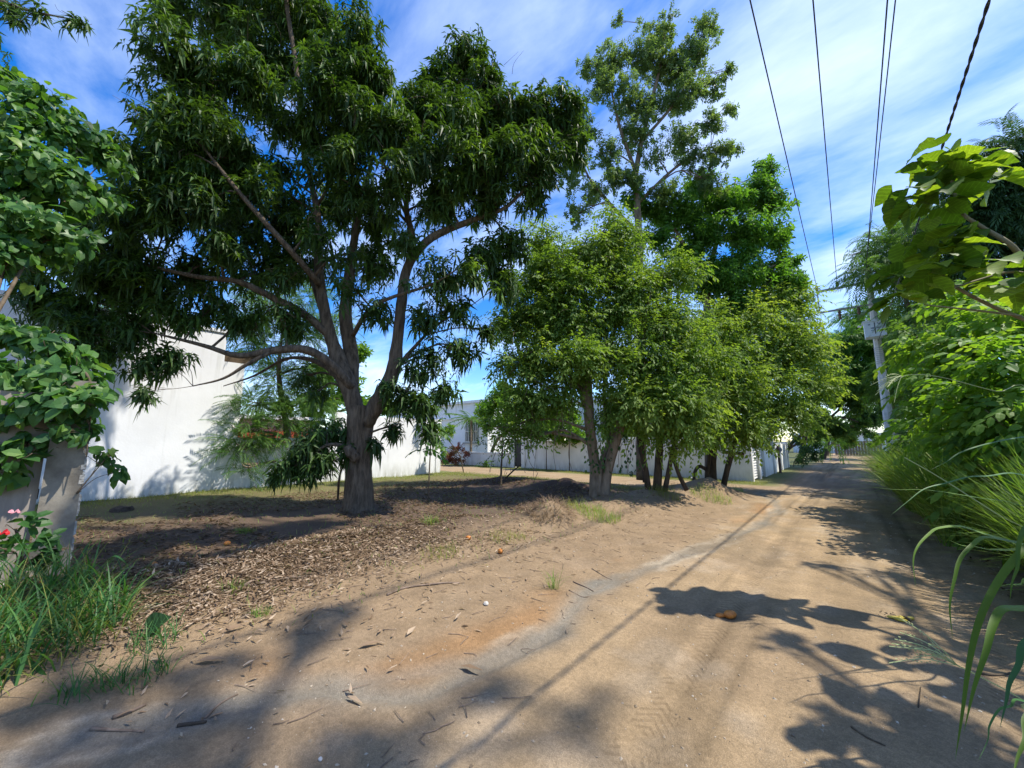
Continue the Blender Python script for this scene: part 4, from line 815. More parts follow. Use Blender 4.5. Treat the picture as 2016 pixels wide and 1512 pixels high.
for k in range(16):
    a = k * 2.4; e = -.3 + 1.1 * RNG.random(); d = np.array((math.cos(a), math.sin(a), e)); p0 = np.array((-20.6, 19.2, 3.2))
    fr = spray(34, (PINNA[0] * np.array((3.4, 1.8, 3.4)), PINNA[1]), 1.7, .32, 55, .2); v, f = placed(fr, p0, d, (0, 0, 1))
    me = mesh_np('frond', v, [i for q in f for i in q], [len(q) for q in f], np.full(len(f), .4 + .5 * RNG.random())); finish(bpy.data.objects.new('frond', me), L_FERN, t)
def shrub(name, label, base, cl, dens, temps, lm, kw=None, cat='shrub', group=None, r=.03):
    return simple_tree(name, label, base, 0, cl, dens, temps, lm, TWIG, kw or dict(KF, inner=.1), r, group, cat, 4)
for lab, x0 in (('leafy hedge bush over the far wall left of the forked trunk', 1075), ('leafy hedge bush over the far wall, second from the dark door', 1120), ('leafy hedge bush over the far wall right of the forked trunk', 1225), ('leafy hedge bush over the far wall behind the dark stem clump', 1320)):
    b0 = P(x0, 880, 21.5 - (x0 - 1075) * .012); b0[2] = 0
    shrub('hedge_bush', lab, b0, [(x0, 845, 26, 21.5 - (x0 - 1075) * .012), (x0 + 22, 855, 20, 21.3 - (x0 - 1075) * .012), (x0 - 20, 852, 20, 21.7 - (x0 - 1075) * .012), (x0 + 5, 815, 22, 21.5 - (x0 - 1075) * .012)], 110, T_FAR, L_BUSH, group='hedge bushes behind the far wall')
shrub('red_leaf_shrub', 'red and green leaved shrub against the end of the white garden wall', NS(-19.2, 17.4, 0), [(885, 890, 18, 25.5), (905, 880, 16, 25.5), (895, 905, 18, 25.5), (880, 910, 14, 25.5), (915, 900, 14, 25.5)], 75, T_COMPB, L_RED)
shrub('elephant_ear_plant', 'low broad-leaved plant at the foot of the low front wall', NS(-17.1, 17.5, 0), [(957, 915, 9, 24), (950, 920, 8, 24), (964, 920, 8, 24)], 160, T_OVAL, L_DARK)
shrub('young_mango', 'bright green young mango tree behind the end of the garden wall', NS(-13.6, 12.3, .1), [(878, 850, 20, 17), (865, 870, 16, 17), (890, 840, 18, 17), (872, 888, 13, 17), (850, 800, 20, 17)], 90, T_MANGO, L_BUSH, dict(KF, droop=1.0), 'tree')
shrub('round_sapling', 'small dark leafy sapling with round crown on the soil mound', G(986, 950, .3), [(985, 870, 24, 13.3), (962, 860, 20, 13.3), (1008, 868, 18, 13.3), (972, 885, 16, 13.2), (1000, 890, 13, 13.2), (990, 845, 20, 13.4), (970, 830, 18, 13.5), (1040, 880, 10, 13.2)], 170, T_SPRAY, L_DARK, dict(KF, scale=(.5, .8)), 'sapling', None, .04)
t = thing('leaning_stick', 'bare stick leaning up from the foot of the round sapling', 'stick', G(990, 950, .3))
MB().tube(catmull([P(989, 948, 13.2), P(1005, 932, 13.2), P(1026, 914, 13.2)], 4), np.linspace(.03, .02, 9), 6, .1).build('shaft', BARK3, t)
shrub('thin_sapling', 'very thin sapling with few leaves right of the mango trunk', G(843, 988, .15), [(850, 800, 20, 9.6), (856, 830, 18, 9.6), (842, 850, 14, 9.6), (862, 790, 16, 9.6), (852, 870, 12, 9.6), (838, 890, 9, 9.6)], 130, T_OVAL, L_VINE, dict(KF, scale=(.6, .9), droop=.8), 'sapling', None, .022)
t = thing('bent_stake', 'thin bent brown stake standing left of the mango trunk', 'stake', G(665, 986, .15))
MB().tube(catmull([G(665, 986, .1), P(667, 950, 9.1), P(672, 925, 9.1), P(682, 908, 9.1)], 4), np.linspace(.03, .022, 13), 7, .1).build('shaft', DRYSTICK, t)
t = thing('guy_rope', 'thin dark rope slanting down from the feathery tree to the wall foot', 'rope', P(520, 950, 11.8))
MB().tube([P(485, 862, 11.9), P(505, 905, 11.7), P(524, 955, 11.6)], .012, 5).build('strand', WIRE, t)
t = thing('bare_branch', 'leafless branch sticking out against the top of the white wall', 'branch', P(480, 752, 11.9))
mb = MB(); mb.tube(catmull([P(482, 753, 12.3), P(455, 747, 11.9), P(432, 743, 11.7), P(404, 738, 11.6)], 4), np.linspace(.02, .006, 13), 5)
for a, b_ in (((440, 745), (428, 728)), ((432, 743), (415, 752)), ((420, 741), (408, 728))): mb.tube([P(*a, 11.7), P(*b_, 11.6)], [.007, .003], 4)
mb.build('wood', TWIG, t)
t = thing('nailed_plank', 'short dark plank nailed across the corner tree stems', 'plank', P(1445, 892, 11.9))
MB().tube([P(1425, 890, 11.8), P(1464, 894, 11.8)], .05, 4).build('board', DARKWOOD, t)

# trees closing the road and rising on the right
simple_tree('feathery_tree', 'tall feathery tree partly hiding the top of the utility pole', NS(2.6, 22.5, .2), 17,
    [(1740, 490, 36, 17), (1700, 530, 28, 16.5), (1770, 470, 36, 17.5), (1800, 450, 40, 18), (1760, 550, 30, 16.5), (1790, 520, 40, 17), (1720, 470, 22, 17, .6), (1680, 500, 16, 17, .4), (1815, 570, 40, 16.5), (1800, 620, 30, 16.2), (1745, 515, 26, 16.3), (1840, 430, 40, 18)],
    210, T_FARF, L_FERN, BARK2, dict(KFERN, scale=(.6, .95)), .14)
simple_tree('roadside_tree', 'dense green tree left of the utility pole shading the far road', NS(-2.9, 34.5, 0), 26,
    [(1690, 650, 34, 24), (1720, 620, 30, 24), (1660, 670, 30, 24), (1700, 700, 34, 24), (1730, 690, 30, 23), (1660, 720, 30, 24), (1690, 740, 30, 24), (1720, 660, 34, 24), (1640, 690, 22, 24), (1680, 620, 22, 25, .6)],
    170, T_FARF, L_MID, BARK3, dict(KFERN, scale=(.8, 1.2)), .2)
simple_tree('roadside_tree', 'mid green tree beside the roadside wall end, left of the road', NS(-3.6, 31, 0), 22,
    [(1640, 780, 34, 22), (1670, 800, 30, 22.5), (1620, 820, 30, 22), (1650, 840, 30, 22), (1680, 760, 28, 23), (1600, 850, 22, 22), (1630, 740, 26, 22.5), (1690, 830, 20, 24), (1665, 860, 18, 23)],
    200, T_FAR, L_FAR, BARK3, dict(KF, scale=(.6, .9)), .13)
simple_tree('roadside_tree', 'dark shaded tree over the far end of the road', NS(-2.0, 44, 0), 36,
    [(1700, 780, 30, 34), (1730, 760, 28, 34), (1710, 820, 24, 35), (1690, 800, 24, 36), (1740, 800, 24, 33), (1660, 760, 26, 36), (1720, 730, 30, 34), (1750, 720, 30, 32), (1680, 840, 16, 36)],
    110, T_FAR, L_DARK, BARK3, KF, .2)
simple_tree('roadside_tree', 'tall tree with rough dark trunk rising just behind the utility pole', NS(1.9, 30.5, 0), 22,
    [(1775, 680, 34, 26), (1790, 650, 40, 24), (1760, 720, 26, 27), (1780, 730, 36, 20), (1820, 700, 36, 18), (1760, 760, 26, 21), (1800, 770, 30, 19), (1830, 640, 36, 18), (1740, 650, 24, 22, .7), (1790, 600, 30, 20)],
    160, T_FARF, L_FAR, BARK, dict(KFERN, scale=(.8, 1.2)), .33)
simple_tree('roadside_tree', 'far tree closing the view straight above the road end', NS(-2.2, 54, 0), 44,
    [(1700, 850, 16, 42), (1690, 825, 20, 42), (1715, 835, 18, 42), (1725, 858, 13, 42), (1675, 858, 14, 42), (1705, 800, 20, 42), (1735, 820, 18, 41)], 60, T_FAR, L_FAR, BARK3, KF, .16)
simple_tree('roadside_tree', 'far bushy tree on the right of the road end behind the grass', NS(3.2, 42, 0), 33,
    [(1745, 850, 16, 32), (1755, 825, 20, 32), (1740, 800, 18, 32), (1765, 850, 18, 31), (1770, 800, 22, 31)], 80, T_FAR, L_FAR, BARK3, KF, .14)
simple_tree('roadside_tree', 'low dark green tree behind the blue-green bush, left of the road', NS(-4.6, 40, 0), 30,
    [(1600, 860, 18, 30), (1625, 850, 20, 30), (1650, 858, 18, 31), (1610, 835, 18, 30), (1640, 830, 18, 31), (1665, 870, 14, 32), (1585, 845, 16, 29)], 80, T_FAR, L_FAR, BARK3, KF, .14)
simple_tree('shade_tree', 'big dark tree filling the sky at the right picture edge', NS(10.5, 20.5, .3), 14,
    [(1960, 330, 60, 13.5), (2010, 300, 60, 13), (1920, 400, 55, 14), (1980, 420, 65, 13.5), (2030, 380, 80, 13), (1900, 470, 50, 14), (1960, 510, 60, 13.5), (2020, 490, 70, 13), (1860, 450, 45, 15), (1860, 520, 45, 14.5), (1930, 570, 50, 13.5), (2000, 580, 60, 13), (1980, 270, 30, 13.5, .7)],
    120, T_FARF, L_DARK, BARK3, dict(KFERN, scale=(.75, 1.15)), .28)
shrub('blue_green_bush', 'low dark blue-green bush past the end of the pale roadside wall', NS(-2.9, 30.5, 0), [(1590, 885, 20, 22.5), (1605, 895, 18, 22.5), (1580, 900, 16, 22), (1610, 880, 14, 23), (1570, 870, 14, 23)], 100, T_COMPB, L_DARK)
shrub('verge_bush', 'small dark bush at the right foot of the far gate', NS(1.9, 46, 0), [(1722, 868, 9, 36), (1732, 862, 10, 36), (1715, 874, 6, 36)], 110, T_FAR, L_FAR)
shrub('verge_bush', 'small bush at the left foot of the far gate', NS(-1.9, 50, 0), [(1668, 868, 9, 39), (1680, 872, 7, 39), (1675, 858, 9, 40)], 110, T_FAR, L_FAR)
shrub('verge_bush', 'light green grassy bush at the left verge where the road narrows', NS(-2.0, 38, 0), [(1640, 872, 14, 28), (1655, 876, 12, 29), (1625, 868, 12, 28)], 70, T_FARF, L_BUSH)

# bushes on the right bank
def bush(label, base, cl, dens, temps, lm, kw): return shrub('bank_bush', label, base, cl, dens, temps, lm, kw, 'bush', 'bushes on the right bank', .05)
KB = dict(scale=(.75, 1.2), out_=.8, upw=.3, droop=.5, inner=.15)
bush('broad-leaved bush nearest on the right above the bending grass blades', NS(3.4, 7.2, .3), [(1985, 860, 80, 5.4), (1940, 790, 75, 5.8), (2000, 740, 80, 5.4), (1940, 900, 50, 5.6), (2030, 950, 90, 5.0), (1890, 850, 55, 6.4), (1970, 960, 50, 5.4), (2040, 820, 90, 5)], 330, T_OVAL, L_BUSH, dict(KB, scale=(.6, 1.0)))
bush('leafy bush with yellow green tops below the drooping broad leaves', NS(3.6, 10.2, .3), [(1850, 740, 55, 8), (1890, 670, 60, 7.6), (1840, 820, 45, 8.4), (1900, 760, 55, 7.4), (1940, 680, 55, 7.2), (1980, 650, 60, 6.8), (1830, 690, 45, 8.6), (1860, 900, 40, 7.4), (1900, 610, 45, 7.8), (2010, 620, 60, 6.5)], 220, T_OVAL, L_BUSH, dict(KB, rr=(.3, 1)))
bush('darker bush behind the roadside grass, left of the leafy bush', NS(3.4, 14.5, .3), [(1815, 790, 34, 11.5), (1830, 740, 36, 11), (1805, 840, 24, 12), (1835, 850, 40, 9.5), (1815, 880, 30, 10.5), (1815, 720, 30, 12), (1850, 620, 40, 11), (1810, 660, 34, 12)], 220, T_OVAL, L_FAR, KB)
bush('far bush at the foot of the utility pole', NS(3.2, 22, .2), [(1805, 810, 22, 16.5), (1815, 780, 24, 16.5), (1795, 845, 16, 16.5), (1825, 820, 24, 16), (1810, 750, 24, 17)], 150, T_OVAL, L_FAR, dict(KB, scale=(.9, 1.3)))

for lab, cl_ in (('low leafy weeds at the road edge below the far verge grass', [(1770, 905, 20, 13), (1785, 890, 22, 13), (1800, 915, 22, 12)]), ('low leafy weeds in the middle of the right verge', [(1815, 940, 30, 9.6), (1840, 960, 30, 8.8), (1850, 925, 30, 9), (1830, 985, 22, 8.4)]), ('nearest low leafy weeds under the right verge grass', [(1890, 1000, 36, 6.8), (1930, 1025, 38, 6.2), (1980, 1050, 45, 5.6), (1900, 960, 34, 6.8), (1960, 1000, 40, 6)])):
    b0 = np.mean([P(c_[0], c_[1], c_[3]) for c_ in cl_], axis=0); b0[2] = float(H(b0[0], b0[1]))
    shrub('verge_weeds', lab, b0, cl_, 420, T_OVAL, L_BUSH, dict(KB, scale=(.35, .7), rr=(.2, .9)), 'weeds', 'weeds on the right verge', .015)
# overhanging plant with big soft leaves, each leaf its own piece
BIGM = []
for k, (v, f) in enumerate((BIG1, BIG2, BIG3)):
    for q in range(3):
        me = mesh_np('leaf', v, [i for g in f for i in g], [len(g) for g in f], np.full(len(f), .05 + .42 * q)); me.materials.append(L_BIGV)
        me.polygons.foreach_set('use_smooth', np.ones(len(f), bool)); BIGM.append(me)
def leaf_objs(meshes, pos, xd, up, scl, parent, name='leaf'):
    R = frames(np.asarray(xd, float), np.asarray(up, float)); inv = root_inv(parent)
    for i in range(len(pos)):
        o = bpy.data.objects.new(name, meshes[RNG.integers(0, len(meshes))]); COL.objects.link(o); o.parent = parent; o.matrix_parent_inverse = inv
        mtx = Matrix(R[i].tolist()).to_4x4() @ Matrix.Diagonal((scl[i],) * 3 + (1,)); mtx.translation = Vector(pos[i].tolist()); o.matrix_basis = mtx
def shoot_leaves(parent, meshes, cen, rad, n_, scale, bias=(0, 0, .3), flat=.7):
    d = RNG.normal(size=(n_, 3)); d /= np.linalg.norm(d, axis=1)[:, None]; p = np.array(cen) + d * rad * (.25 + .75 * RNG.random((n_, 1))) * np.array((1, 1, flat))
    xd = d * np.array((1, 1, .35)) + np.array((0, 0, -.25)) + RNG.normal(size=(n_, 3)) * .25
    leaf_objs(meshes, p, xd, np.tile((0, 0, 1.0), (n_, 1)) + np.array(bias) + RNG.normal(size=(n_, 3)) * .35, scale[0] + (scale[1] - scale[0]) * RNG.random(n_), parent)
STEM = noise_mat('green_stem', (.13, .11, .055), (.26, .22, .13), 12, .7, .3)
t = thing('broad_leaf_plant', 'tall plant with huge soft yellow green leaves leaning over the road from the right', 'plant', NS(2.4, 4.6, .15))
r0 = NS(2.4, 4.6, .1)
for pts in ([(r0, .045), (NS(2.2, 4.8, 1.6), .04), (P(2060, 535, 3.35), .026), (P(1985, 478, 3.45), .022), (P(1930, 445, 3.55), .019), (P(1890, 412, 3.6), .015), (P(1868, 330, 3.65), .012)],
            [(r0 + np.array((.1, .2, 0)), .04), (NS(2.35, 5.0, 1.4), .035), (P(2050, 642, 3.5), .021), (P(1960, 606, 3.6), .017), (P(1885, 567, 3.7), .016), (P(1850, 540, 3.7), .01)],
            [(P(2060, 560, 3.4), .014), (P(2000, 535, 3.5), .012), (P(1930, 550, 3.6), .01), (P(1862, 572, 3.6), .006)],
            [(P(2010, 622, 3.55), .012), (P(1930, 612, 3.6), .01), (P(1820, 600, 3.6), .006)]):
    limb_mesh(pts, 8, STEM, t, 'stem', .05)
for c, rr, k in ((P(1850, 345, 3.6), .38, 20), (P(1800, 395, 3.6), .22, 8), (P(1910, 330, 3.6), .25, 9), (P(1860, 300, 3.6), .18, 6), (P(1850, 400, 3.6), .25, 7), (P(1850, 505, 3.7), .34, 18), (P(1790, 540, 3.7), .25, 9), (P(1920, 530, 3.6), .28, 9), (P(1770, 590, 3.7), .2, 8), (P(1990, 560, 3.5), .25, 10), (P(1960, 360, 3.6), .2, 6), (P(1885, 470, 3.7), .25, 10)):
    shoot_leaves(t, BIGM, c, rr, int(k * 1.5), (.35, .78))
for c, rr, k in ((NS(1.9, 3.7, 3.4), .4, 13), (NS(2.3, 4.5, 4.0), .4, 12), (NS(2.1, 3.0, 3.4), .45, 14), (NS(2.0, 2.6, 2.6), .4, 12), (NS(2.5, 5.4, 4.2), .4, 10), (NS(2.2, 2.2, 3.6), .45, 12)):
    limb_mesh([(r0, .035), ((r0 + c) / 2 + np.array((.2, 0, .4)), .025), (c, .01)], 7, STEM, t, 'stem', .05); shoot_leaves(t, BIGM, c, rr, k, (.6, 1.05))

# vine with heart-shaped leaves over the left fence
t = thing('heart_leaf_vine', 'rampant heart-leaved vine smothering the board fence at the left', 'vine', NS(-6.8, -.6, 0))
VCL = world_clumps([(20, 240, 90, 4.6), (90, 220, 70, 4.9), (160, 270, 60, 5.2), (200, 310, 45, 5.4), (60, 330, 85, 4.7), (130, 380, 70, 4.9), (30, 430, 80, 4.4), (110, 470, 60, 4.7), (10, 520, 70, 4.3), (200, 380, 45, 5.4, .7), (10, 160, 50, 4.7), (-60, 350, 110, 4.4),
    (40, 660, 60, 4.2), (100, 690, 55, 4.2), (150, 730, 45, 4.2), (190, 770, 36, 4.25), (30, 740, 55, 4.0), (120, 780, 40, 4.15), (10, 820, 45, 3.9), (60, 870, 32, 3.95, .7), (-40, 900, 50, 3.8), (170, 830, 25, 4.15, .8), (20, 940, 25, 3.9, .7), (110, 880, 14, 4.1, .6), (205, 900, 22, 4.4, .9), (230, 930, 14, 4.5), (160, 860, 22, 4.1), (110, 780, 42, 3.95), (150, 800, 36, 3.98), (130, 845, 24, 3.95, .8), (70, 800, 40, 3.9), (175, 790, 28, 4.0), (40, 900, 28, 3.8, .8), (90, 740, 40, 4.0)])
sk = []
for pts in ([(NS(-6.75, -1.0, 0), .035), (NS(-6.7, -.9, 1.4), .03), (NS(-6.75, -.7, 2.6), .024), (P(40, 400, 4.9), .016), (P(60, 250, 5.0), .008)],
            [(NS(-6.7, -.4, 0), .03), (NS(-6.6, -.25, 1.5), .025), (NS(-6.45, -.05, 2.35), .02), (P(180, 760, 4.2), .01), (P(170, 900, 4.1), .005)],
            [(NS(-6.75, -.7, 2.6), .02), (P(110, 420, 5.0), .014), (P(200, 320, 5.4), .006)], [(P(150, 972, 4.2), .008), (P(185, 930, 4.3), .006), (P(215, 895, 4.4), .004)], [(NS(-6.5, -.2, 2.3), .02), (P(60, 720, 4.2), .012), (P(20, 860, 4.0), .006)]):
    o, c = limb_mesh(pts, 7, TWIG, t, 'stem'); sk.append(c)
HM = []
for k, (v, f) in enumerate((HEART, HEART2)):
    for q in range(4):
        me = mesh_np('leaf', v, [i for g in f for i in g], [len(g) for g in f], np.full(len(f), .1 + .27 * q)); me.materials.append(L_VINEV); HM.append(me)
p, d = sample(VCL, 60, .75); near = RNG.permutation(len(p))[:290]; p, d = p[near], d[near]; k = len(p)
toward = (np.array((0, 0, EYE)) - p); toward /= np.linalg.norm(toward, axis=1)[:, None]
leaf_objs(HM, p, np.array((0, 0, -.75)) + d * .5 + RNG.normal(size=(k, 3)) * .35, d * .7 + np.array((.3, 0, .5)) + RNG.normal(size=(k, 3)) * .35, .5 + .5 * RNG.random(k), t)
p, d = sample(VCL, 1700, .3); k = len(p)
scatter('foliage', [HEART, HEART2, OVAL], p, np.array((0, 0, -.6)) + d * .5 + RNG.normal(size=(k, 3)) * .45, d * .7 + np.array((.2, 0, .5)) + RNG.normal(size=(k, 3)) * .45, .45 + .5 * RNG.random(k), L_VINE, t, rndr=(0, .8), kind='stuff')
twigs(VCL, sk, t, TWIG, 3, .010)

# red hibiscus by the fence
t = thing('hibiscus_shrub', 'dark-leaved hibiscus with red flowers at the foot of the fence', 'shrub', NS(-6.1, -.3, .1))
HC = world_clumps([(30, 1040, 40, 3.75), (70, 1070, 30, 3.8), (110, 1090, 22, 3.9), (10, 1080, 40, 3.6), (60, 1110, 24, 3.8), (95, 1110, 20, 3.85), (130, 1080, 12, 3.95)])
o, c = limb_mesh([(NS(-6.1, -.3, 0), .015), (P(40, 1100, 3.75), .012), (P(30, 1040, 3.75), .008)], 6, TWIG, t, 'stem')
spray_crown(t, HC, 260, [OVAL, whorl(4, OVAL, (40, 100), (.6, 1), .1)], L_VINE, scale=(.55, .8), rr=(0, .3), droop=.4, inner=.1); twigs(HC, [c], t, TWIG, 3, .008)
PETAL = leaf_mat('red_petal', [(.42, .012, .018), (.55, .02, .03)], .3, .5, tcol=(1.2, .8, .8)); PINKP = leaf_mat('pink_petal', [(.6, .25, .3), (.7, .35, .38)], .3, .5, tcol=(1, 1, 1))
pet = strip_leaf([0, .4, .75, 1], [0, .45, .6, .3], .07, .07, .2, .35)
for pos, pm_, q in ((P(94, 1147, 3.75), PETAL, 1.0), (P(2, 1050, 3.6), PETAL, .7), (P(28, 1008, 3.7), PINKP, .5)):
    fo = join([placed((pet[0] * q, pet[1]), pos, (math.cos(a) + .5, math.sin(a) - .3, .25 + .5 * math.sin(a * 1.7)), (.6, -.3, .8)) for a in np.arange(6) * 1.05])
    me = mesh_np('flower', fo[0], [i for g in fo[1] for i in g], [len(g) for g in fo[1]], RNG.random(len(fo[1]))); finish(bpy.data.objects.new('flower', me), pm_, t)

# ------------------------------------------------------------------ grasses
def blades(name, pos, h, wd, az, th0, th1, m, parent=None, rr=(0, 1), kind=None, seg=5):
    """arching grass blades: each leaves the ground at angle th0 from upright and bends by th1 along its length"""
    pos = np.asarray(pos, float); N = len(pos); h = np.broadcast_to(h, (N,)); wd = np.broadcast_to(wd, (N,)); az = np.broadcast_to(az, (N,)); th0 = np.broadcast_to(th0, (N,)); th1 = np.broadcast_to(th1, (N,))
    hd = np.stack((np.cos(az), np.sin(az), 0 * az), 1); sd = np.stack((-np.sin(az), np.cos(az), 0 * az), 1)
    P_ = pos.copy(); V = []
    for i in range(seg + 1):
        t_ = i / seg; wi = wd * (1 - t_ ** 1.8) * (.55 + .45 * min(1, t_ * 4)) + .0008
        V.append(P_ - sd * wi[:, None] / 2); V.append(P_ + sd * wi[:, None] / 2)
        a = th0 + th1 * (t_ + .5 / seg); P_ = P_ + (hd * np.sin(a)[:, None] + np.array((0, 0, 1.0)) * np.cos(a)[:, None]) * (h / seg)[:, None]
    V = np.stack(V, 1).reshape(-1, 3); k = 2 * (seg + 1)
    f = np.concatenate([np.array((2 * i, 2 * i + 1, 2 * i + 3, 2 * i + 2)) for i in range(seg)])
    L = (f[None] + (np.arange(N) * k)[:, None]).ravel()
    r = np.repeat(rr[0] + (rr[1] - rr[0]) * RNG.random(N), seg)
    me = mesh_np(name, V, L, np.full(N * seg, 4), r); o = finish(bpy.data.objects.new(name, me), m, parent, True)
    if kind: o['kind'] = kind
    return o
def gpos(n_, s_, dz=-.01): return np.stack((n_, s_, H(n_, s_) + dz), 1)
k = 12000; s_ = 5.4 + 17 * RNG.random(k) ** 1.5; e = np.abs(RNG.normal(size=k)); n_ = 1.45 + .10 * np.sin(s_ * 1.7) + .55 * e + .2 * vnoise(s_ * 1.3, s_ * 0, 8)
tuft = vnoise(s_ * 1.6, n_ * 1.6, 12)
tag(blades('tall_grass', gpos(n_, s_), (.7 + .9 * RNG.random(k)) * (.7 + .6 * tuft), .012 + .018 * RNG.random(k), math.pi + RNG.normal(size=k) * 1.5, .05 + .35 * RNG.random(k), .2 + 1.5 * RNG.random(k) ** 1.5, L_GRASS, rr=(0, .62), seg=3),
    'tall green verge grass along the right side of the road', 'grass', kind='stuff')
k = 4200; s_ = 9 + 10 * RNG.random(k); n_ = 1.0 + .8 * RNG.random(k) + .15 * np.sin(s_ * 1.3)
tag(blades('verge_grass', gpos(n_, s_), 1.2 + .9 * RNG.random(k), .016 + .012 * RNG.random(k), math.pi + RNG.normal(size=k) * 1.1, .1 + .3 * RNG.random(k), .5 + 1.3 * RNG.random(k), L_GRASS, rr=(.1, .8), seg=3), 'tall pale grass crowding the far right verge below the pole', 'grass', kind='stuff')
k = 1500; s_ = 4.5 + 14 * RNG.random(k); n_ = 1.7 + .9 * RNG.random(k)
tag(blades('seed_grass', gpos(n_, s_), .9 + .8 * RNG.random(k), .004, math.pi + RNG.normal(size=k) * .6, .2 + .3 * RNG.random(k), .3 + .9 * RNG.random(k), L_LAWN, seg=6), 'pale thin seed stalks rising out of the right verge grass', 'grass', kind='stuff')

# broad grass blades close on the right, each blade its own piece
t = thing('broad_grass_clump', 'long broad green grass blades arching in close at the lower right', 'grass clump', NS(1.9, 4.0, .1))
def ribbon(pts, wd, m, rv, name='blade'):
    c = catmull(pts, 5); tan = np.gradient(c, axis=0); view = np.array((0, 0, EYE)) - c
    k = len(c); side = np.cross(tan, np.tile((-.25, -.75, .55), (k, 1))); side /= np.linalg.norm(side, axis=1)[:, None] + 1e-9
    u = np.linspace(0, 1, k); wi = .5 * wd * np.minimum(1, .45 + u * 2.2) * (1 - u ** 3.2)
    nrm = np.cross(side, tan); nrm /= np.linalg.norm(nrm, axis=1)[:, None] + 1e-9
    V = np.stack((c - side * wi[:, None] / 2 + nrm * wi[:, None] * .14, c, c + side * wi[:, None] / 2 + nrm * wi[:, None] * .14), 1).reshape(-1, 3)
    F = [q for i in range(k - 1) for q in ((3 * i, 3 * i + 1, 3 * i + 4, 3 * i + 3), (3 * i + 1, 3 * i + 2, 3 * i + 5, 3 * i + 4))]
    me = mesh_np(name, V, [i for f in F for i in f], [4] * len(F), np.full(len(F), rv)); return finish(bpy.data.objects.new(name, me), m, t, True)
rt = NS(1.35, 2.75, .02)
def arch(a, c, e, d, wd, m, rv):                   # a blade from the clump (off to the right) over a crest to its hanging tip
    A, Cc, E = P(a[0], a[1], d + .15), P(c[0], c[1], d), P(e[0], e[1], d - .12); u = np.linspace(0, 1, 9)[:, None]
    q = (1 - u) ** 2 * A + 2 * u * (1 - u) * Cc + u * u * E; q[1:-1] += RNG.normal(size=(7, 3)) * .006
    ribbon(np.vstack((rt + (A - rt) * .05, rt * .45 + A * .55 + np.array((0, 0, .12)), q)), wd, m, rv)
for a, c, e, d, wd, m, rv in (
    ((2075, 1040), (1905, 1120), (1880, 1500), 1.8, .062, L_BIG, .25), ((2085, 1270), (1955, 1060), (1897, 1445), 1.7, .072, L_BIG, .35),
    ((2060, 1085), (1850, 985), (1876, 1262), 1.9, .045, L_BIG, .3), ((2060, 1095), (1775, 960), (1803, 1158), 2.0, .036, L_GRASS, .45),
    ((2050, 960), (2005, 1040), (1988, 1185), 1.9, .045, L_BIG, .2), ((2080, 1180), (2005, 1250), (1968, 1435), 1.6, .05, L_GRASSB, .1),
    ((2090, 1340), (2030, 1350), (1992, 1540), 1.5, .05, L_BIG, .2), ((2080, 1060), (1960, 1110), (1866, 1062), 2.0, .035, L_GRASS, .5),
    ((2070, 1130), (2000, 1150), (1940, 1156), 2.0, .022, L_GRASS, .4), ((2090, 950), (1880, 900), (1752, 1016), 2.6, .03, L_GRASSB, .5),
    ((2080, 860), (1950, 850), (1830, 926), 2.8, .035, L_GRASSB, .3), ((2060, 1010), (1900, 960), (1720, 960), 2.8, .022, L_GRASS, .3), ((2075, 1400), (1965, 1330), (1925, 1500), 1.6, .02, L_GRASSB, .5)):
    arch(a, c, e, d, wd, m, rv)
STRAW = plain('seed_stalk', (.30, .34, .14), .6)
for pts in ([rt, P(2080, 1440, 1.8), P(2016, 1380, 1.85), P(1935, 1335, 1.9), P(1885, 1310, 1.9)], [rt, P(2100, 1100, 2.5), P(1960, 1010, 2.7), P(1850, 940, 2.9), P(1780, 900, 3)], [rt, P(2060, 790, 3.2), P(1960, 770, 3.3), P(1850, 742, 3.4), P(1790, 738, 3.4), P(1760, 752, 3.4)]):
    MB().tube(catmull(pts, 6), .0035, 4).build('seed_stalk', STRAW, t)
for c, base, n_ in ((P(1885, 1310, 1.9), (-.75, -.55, .3), 9), (P(1775, 740, 3.4), (-.7, -.5, -.3), 10)):
    mb = MB()
    for q in range(n_):
        d = np.array(base) + RNG.normal(size=3) * .3; d /= np.linalg.norm(d); e = c + d * (.16 + .12 * RNG.random()); mb.tube(catmull([c, (c + e) / 2 + np.array((0, 0, .012)), e + np.array((0, 0, -.02))], 4), [.0022] * 9, 3)
        for j in range(9): a = c + (e - c) * (.3 + .07 * j) + RNG.normal(size=3) * .004; mb.tube([a, a + d * .008], [.0028, .001], 4)
    mb.build('seed_head', STRAW, t)

# left foreground grass
t = thing('fence_grass_clump', 'lush long grass clump growing below the fence at lower left', 'grass clump', onground(-5.2, -.3))
k = 1050; a = RNG.random(k) * 6.283; r = np.sqrt(RNG.random(k)); cx_, cy_ = -4.75, -.2
n_ = cx_ + r * np.cos(a) * .85; s_ = cy_ + r * np.sin(a) * .75
blades('blade_mass', gpos(n_, s_), .22 + .38 * RNG.random(k), .008 + .012 * RNG.random(k), RNG.random(k) * 6.283, .1 + .4 * RNG.random(k), .4 + 1.5 * RNG.random(k), L_GRASSB, t, kind='stuff')
k = 500; a = RNG.random(k) * 6.283; r = np.sqrt(RNG.random(k))
blades('dry_blades', gpos(cx_ + r * np.cos(a) * .9, cy_ + r * np.sin(a) * .8), .2 + .4 * RNG.random(k), .006, RNG.random(k) * 6.283, .1 + .6 * RNG.random(k), .4 + 1.5 * RNG.random(k), L_LAWN, t, kind='stuff')
